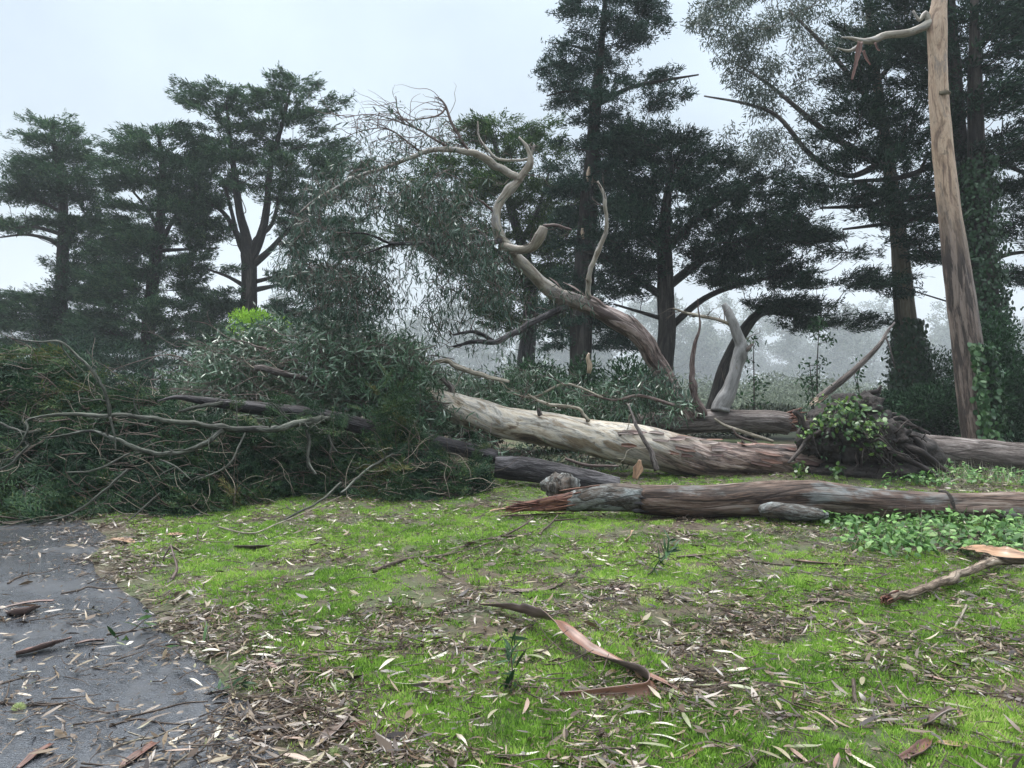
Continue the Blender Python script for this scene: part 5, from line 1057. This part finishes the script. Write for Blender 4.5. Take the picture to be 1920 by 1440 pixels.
# ---- leafy ground plants by the near log
def plants(name, label, rows, n, mat, hgt, stuff=True):
    mf = MB()
    S = outline_sample(rows, n, .22, 30, 5)
    for a, b_, *_ in S:
        g = gp(a, b_); h = hgt * rnd(.4, 1.15); k = rng.integers(7, 13)
        C = g + np.stack([rng.normal(size=k) * .06, rng.normal(size=k) * .06, h * rnd(.3, 1, k)], -1); o = C - g; o[:, 2] = 0
        leaf8(mf, C, unit(o) + rng.normal(size=(k, 3)) * .5, np.array([0, -.25, 1.]) + rng.normal(size=(k, 3)) * .4, rnd(.05, .09, k), rnd(.028, .05, k), .3, np.clip(rng.beta(2, 2, k), 0, 1), (.5, 1, .8, .05))
        diamonds(mf, np.repeat(g[None], 3, 0), np.array([[0, 0, 1.]] * 3) + rng.normal(size=(3, 3)) * .25, rdir(3), h, .007, rnd(0, .3, 3))
    return tag(mf.build(name, mat, shade=False), label, 'ground cover', kind='stuff')
plants('ground_cover', 'patch of leafy green ground plants growing in front of the near log', [(968, 1500, 1900), (985, 1520, 1960), (1000, 1560, 1980), (1020, 1590, 1990), (1035, 1610, 1980), (1046, 1640, 1800)], 210, M['cover'], .16)
plants('ground_cover', 'patch of green weeds and dry stems behind the near log at right', [(880, 1640, 1990), (900, 1640, 1990), (915, 1650, 1990)], 130, M['cover'], .22)
plants('ground_cover', 'clump of bright leaves growing between root ball and grey log', [(868, 1755, 1800), (880, 1750, 1815)], 40, M['ivy_bright'], .22)
mf = MB(); k = 500
C = np.array([gp(rnd(1760, 1980), rnd(878, 915)) for _ in range(k)]); diamonds(mf, C, np.array([0, 0, 1.]) + rng.normal(size=(k, 3)) * .45, rdir(k), rnd(.12, .35, k), .006, rnd(.85, 1, k)); C = np.array([gp(rnd(1560, 1980), rnd(972, 1040)) for _ in range(200)]); diamonds(mf, C, np.array([0, 0, 1.]) + rng.normal(size=(200, 3)) * .5, rdir(200), rnd(.1, .3, 200), .004, rnd(.7, 1, 200))
tag(mf.build('dry_grass', M['litter'], shade=False), 'dry straw stems among the weeds at right', 'dry grass', kind='stuff')

# ---- grass blades and leaf litter
def field(n, xlo, xhi, ylo, yhi, pw=1.0):
    y = ylo + (yhi - ylo) * rng.random(n) ** pw; half = .72 * y + .8
    return rnd(-1, 1, n) * half, y
def cover(x, y): return fbm(np.stack([x * .9, y * .9, 0 * x + 4], -1), 4)
x, y = field(60000, 0, 0, 1.6, 13.5, 1.4)
d = x - edge_x(y); g = cover(x, y)
fine = .6 * vnoise(np.stack([x * 5, y * 5, 0 * x], -1)) + .4 * vnoise(np.stack([x * 11, y * 11, 0 * x + 5], -1))
left_boost = .10 * smooth(-.2, -3, x) * smooth(4.5, 5.5, y) - .03 * smooth(1.5, 3.5, x)
prob = smooth(.15, .9, d) * smooth(.355, .52, g + left_boost + .85 * (fine - .5)) * (1 - .5 * smooth(8.8, 10, y))
keep = rng.random(len(x)) < prob * .93 + .07 * (d > .1)
x, y, fine = x[keep], y[keep], fine[keep]; nt = len(x); nb = 24
th = rnd(.018, .045, nt) * (.65 + .8 * fine); tv = .45 + .16 * rng.normal(size=nt) + .55 * (vnoise(np.stack([x * 2, y * 2, 0 * x + 2], -1)) - .5)
off = rng.normal(size=(nt, nb, 2)) * .022
C = np.stack([x[:, None] + off[..., 0], y[:, None] + off[..., 1], 0 * off[..., 0]], -1).reshape(-1, 3); C[:, 2] = ground_h(C[:, 0], C[:, 1]) - .003
k = nt * nb; D = np.concatenate([off.reshape(-1, 2) * 14 + rng.normal(size=(k, 2)) * .4, np.ones((k, 1))], 1)
mf = MB(); diamonds(mf, C, D, rdir(k), np.repeat(th, nb) * rnd(.6, 1.25, k), rnd(.003, .0055, k) * (1 + .04 * C[:, 1]), np.clip(np.repeat(tv, nb) + .13 * rng.normal(size=k), 0, 1))
tag(mf.build('grass', M['grass'], shade=False), 'short bright green grass growing in patches through the litter', 'grass', kind='stuff')
def litter(n, dens, size, wfac, zup):
    x, y = field(n, 0, 0, 1.6, 13.5, 1.35); d = x - edge_x(y); cl = .3 + 1.5 * smooth(.34, .66, vnoise(np.stack([x * 3.1, y * 3.1, 0 * x + 31], -1))); keep = rng.random(n) < dens(x, y, d) * cl; x, y = x[keep], y[keep]; k = len(x)
    L = size[0] + (size[1] - size[0]) * rng.random(k) ** 1.7; C = np.stack([x, y, ground_h(x, y) + np.where(x < edge_x(y), .010, .008) + rng.random(k) * zup], -1)
    a = rnd(0, 2 * math.pi, k); D = np.stack([np.cos(a), np.sin(a), rng.normal(size=k) * .09], -1)
    return C, D, L, L * wfac * (rnd(.5, 1.3, k) + 1.3 * (rng.random(k) < .16) * rng.random(k)), k
def dens_leaf(x, y, d):
    band = np.exp(-((d - .35) / .55) ** 2); lawn = .24 + .28 * smooth(.55, .38, cover(x, y)) + .12 * smooth(0, 3, x)
    lawn = lawn * np.where(y > 5.2, .75, 1)
    return np.clip(np.where(d > 0, np.maximum(lawn, band * .85), .055 + .8 * band * np.exp(d * 2.0)), 0, 1)
C, D, L, W, k = litter(140000, dens_leaf, (.022, .13), .15, .034)
mf = MB(); leaf8(mf, C, D, np.array([0, 0, 1.]) + rng.normal(size=(k, 3)) * .45, L, W, rnd(-.35, .45, k), np.clip(rng.beta(.85, 2.6, k), 0, 1), sweep=rnd(-.35, .35, k))
C, D, L, W, k = litter(190000, lambda x, y, d: np.clip(dens_leaf(x, y, d) * 1.1 + .09 * (d < 0) + .22 * (d > 0), 0, 1), (.010, .055), .22, .028)
leaf8(mf, C, D, np.array([0, 0, 1.]) + rng.normal(size=(k, 3)) * .4, L, W, .1, np.where(rng.random(k) < .88, rng.random(k) * .45, rng.random(k)), sweep=rnd(-.2, .2, k))
tag(mf.build('leaf_litter', M['litter']), 'fallen leaves and bark crumbs strewn over lawn edge and asphalt', 'leaf litter', kind='stuff')
C, D, L, W, k = litter(21000, lambda x, y, d: np.clip(dens_leaf(x, y, d) * .9 + .06, 0, 1), (.06, .3), .03, .02)
mf = MB()
for i in range(k):
    q = walk(C[i] + np.array([0, 0, .004]), D[i] * np.array([1, 1, .3]), L[i], 4, .18); q[:, 2] = np.maximum(q[:, 2], ground_h(q[:, 0], q[:, 1]) + .006); tube(mf, q, np.linspace(.004, .0018, 4) * (.6 + L[i] * 2), 4, .08, cap=False)
tag(mf.build('twig_litter', M['twig'], shade=True), 'small dark twigs strewn over the lawn and asphalt', 'twig litter', kind='stuff')
# the largest, nearest fallen leaves as single things
GL = 'large fallen leaves in the near foreground'
kinds = [('pale tan curved leaf lying in the near litter', .66), ('brown curled leaf lying in the near litter', .2), ('cream pale leaf lying in the near grass', .97), ('pinkish leaf lying in the near litter', .87), ('olive green fallen leaf on the near ground', .76)]
for i in range(110):
    lab, tv = kinds[i % 5]; Yl = rnd(3.0, 4.6); xl = rnd(-.66, .66) * Yl
    if xl < edge_x(Yl) - .1 and rng.random() < .6: xl = edge_x(Yl) + abs(rng.normal()) * .4
    L = rnd(.10, .17); a = rnd(0, 6.28); c = np.array([[xl, Yl, float(ground_h(xl, Yl)) + rnd(.018, .035)]]); mb = MB()
    t8 = np.linspace(0, 1, 9); ww = np.sin(np.clip(t8, .02, .995) * math.pi) ** .8 * L * rnd(.13, .2); bd = rnd(-.35, .35); sw = rnd(-.3, .3)
    D = np.array([math.cos(a), math.sin(a), rnd(-.05, .12)]); S_ = np.array([-math.sin(a), math.cos(a), 0])
    P = c + D * (t8 * L)[:, None] + S_ * (sw * L * t8 * t8)[:, None] + np.array([0, 0, 1.]) * (bd * L * t8 * (t8 - 1))[:, None]
    P[:, 2] = np.maximum(P[:, 2], c[0, 2] - .008); ribbon(mb, P, ww, th=.0012, curl=.5, roll=[rnd(-.4, .4)] * 3, step=.02, k=5); mb.T = [np.full(mb.n, tv + rnd(-.03, .03))]
    tag(mb.build('fallen_leaf', M['litter']), lab, 'leaf', GL)

# ============================================================ mist
mb = MB(); lo, hi = np.array([-660., -80., -4.]), np.array([660., 720., 90.])
V = np.array([[x, y, z] for z in (lo[2], hi[2]) for y in (lo[1], hi[1]) for x in (lo[0], hi[0])])
mb.add(V, [[0, 2, 3, 1], [4, 5, 7, 6], [0, 1, 5, 4], [2, 6, 7, 3], [0, 4, 6, 2], [1, 3, 7, 5]])
m = bpy.data.materials.new('mist'); m.use_nodes = True; t = m.node_tree; t.nodes.clear(); o = t.nodes.new('ShaderNodeOutputMaterial')
v = t.nodes.new('ShaderNodeVolumePrincipled'); v.inputs['Color'].default_value = (.86, .92, .97, 1); v.inputs['Density'].default_value = .00095; v.inputs['Anisotropy'].default_value = 0
t.links.new(v.outputs[0], o.inputs['Volume'])
tag(mb.build('haze', m, shade=False), kind='stuff')
for ob in scene.objects:
    if '_o' in ob: del ob['_o']
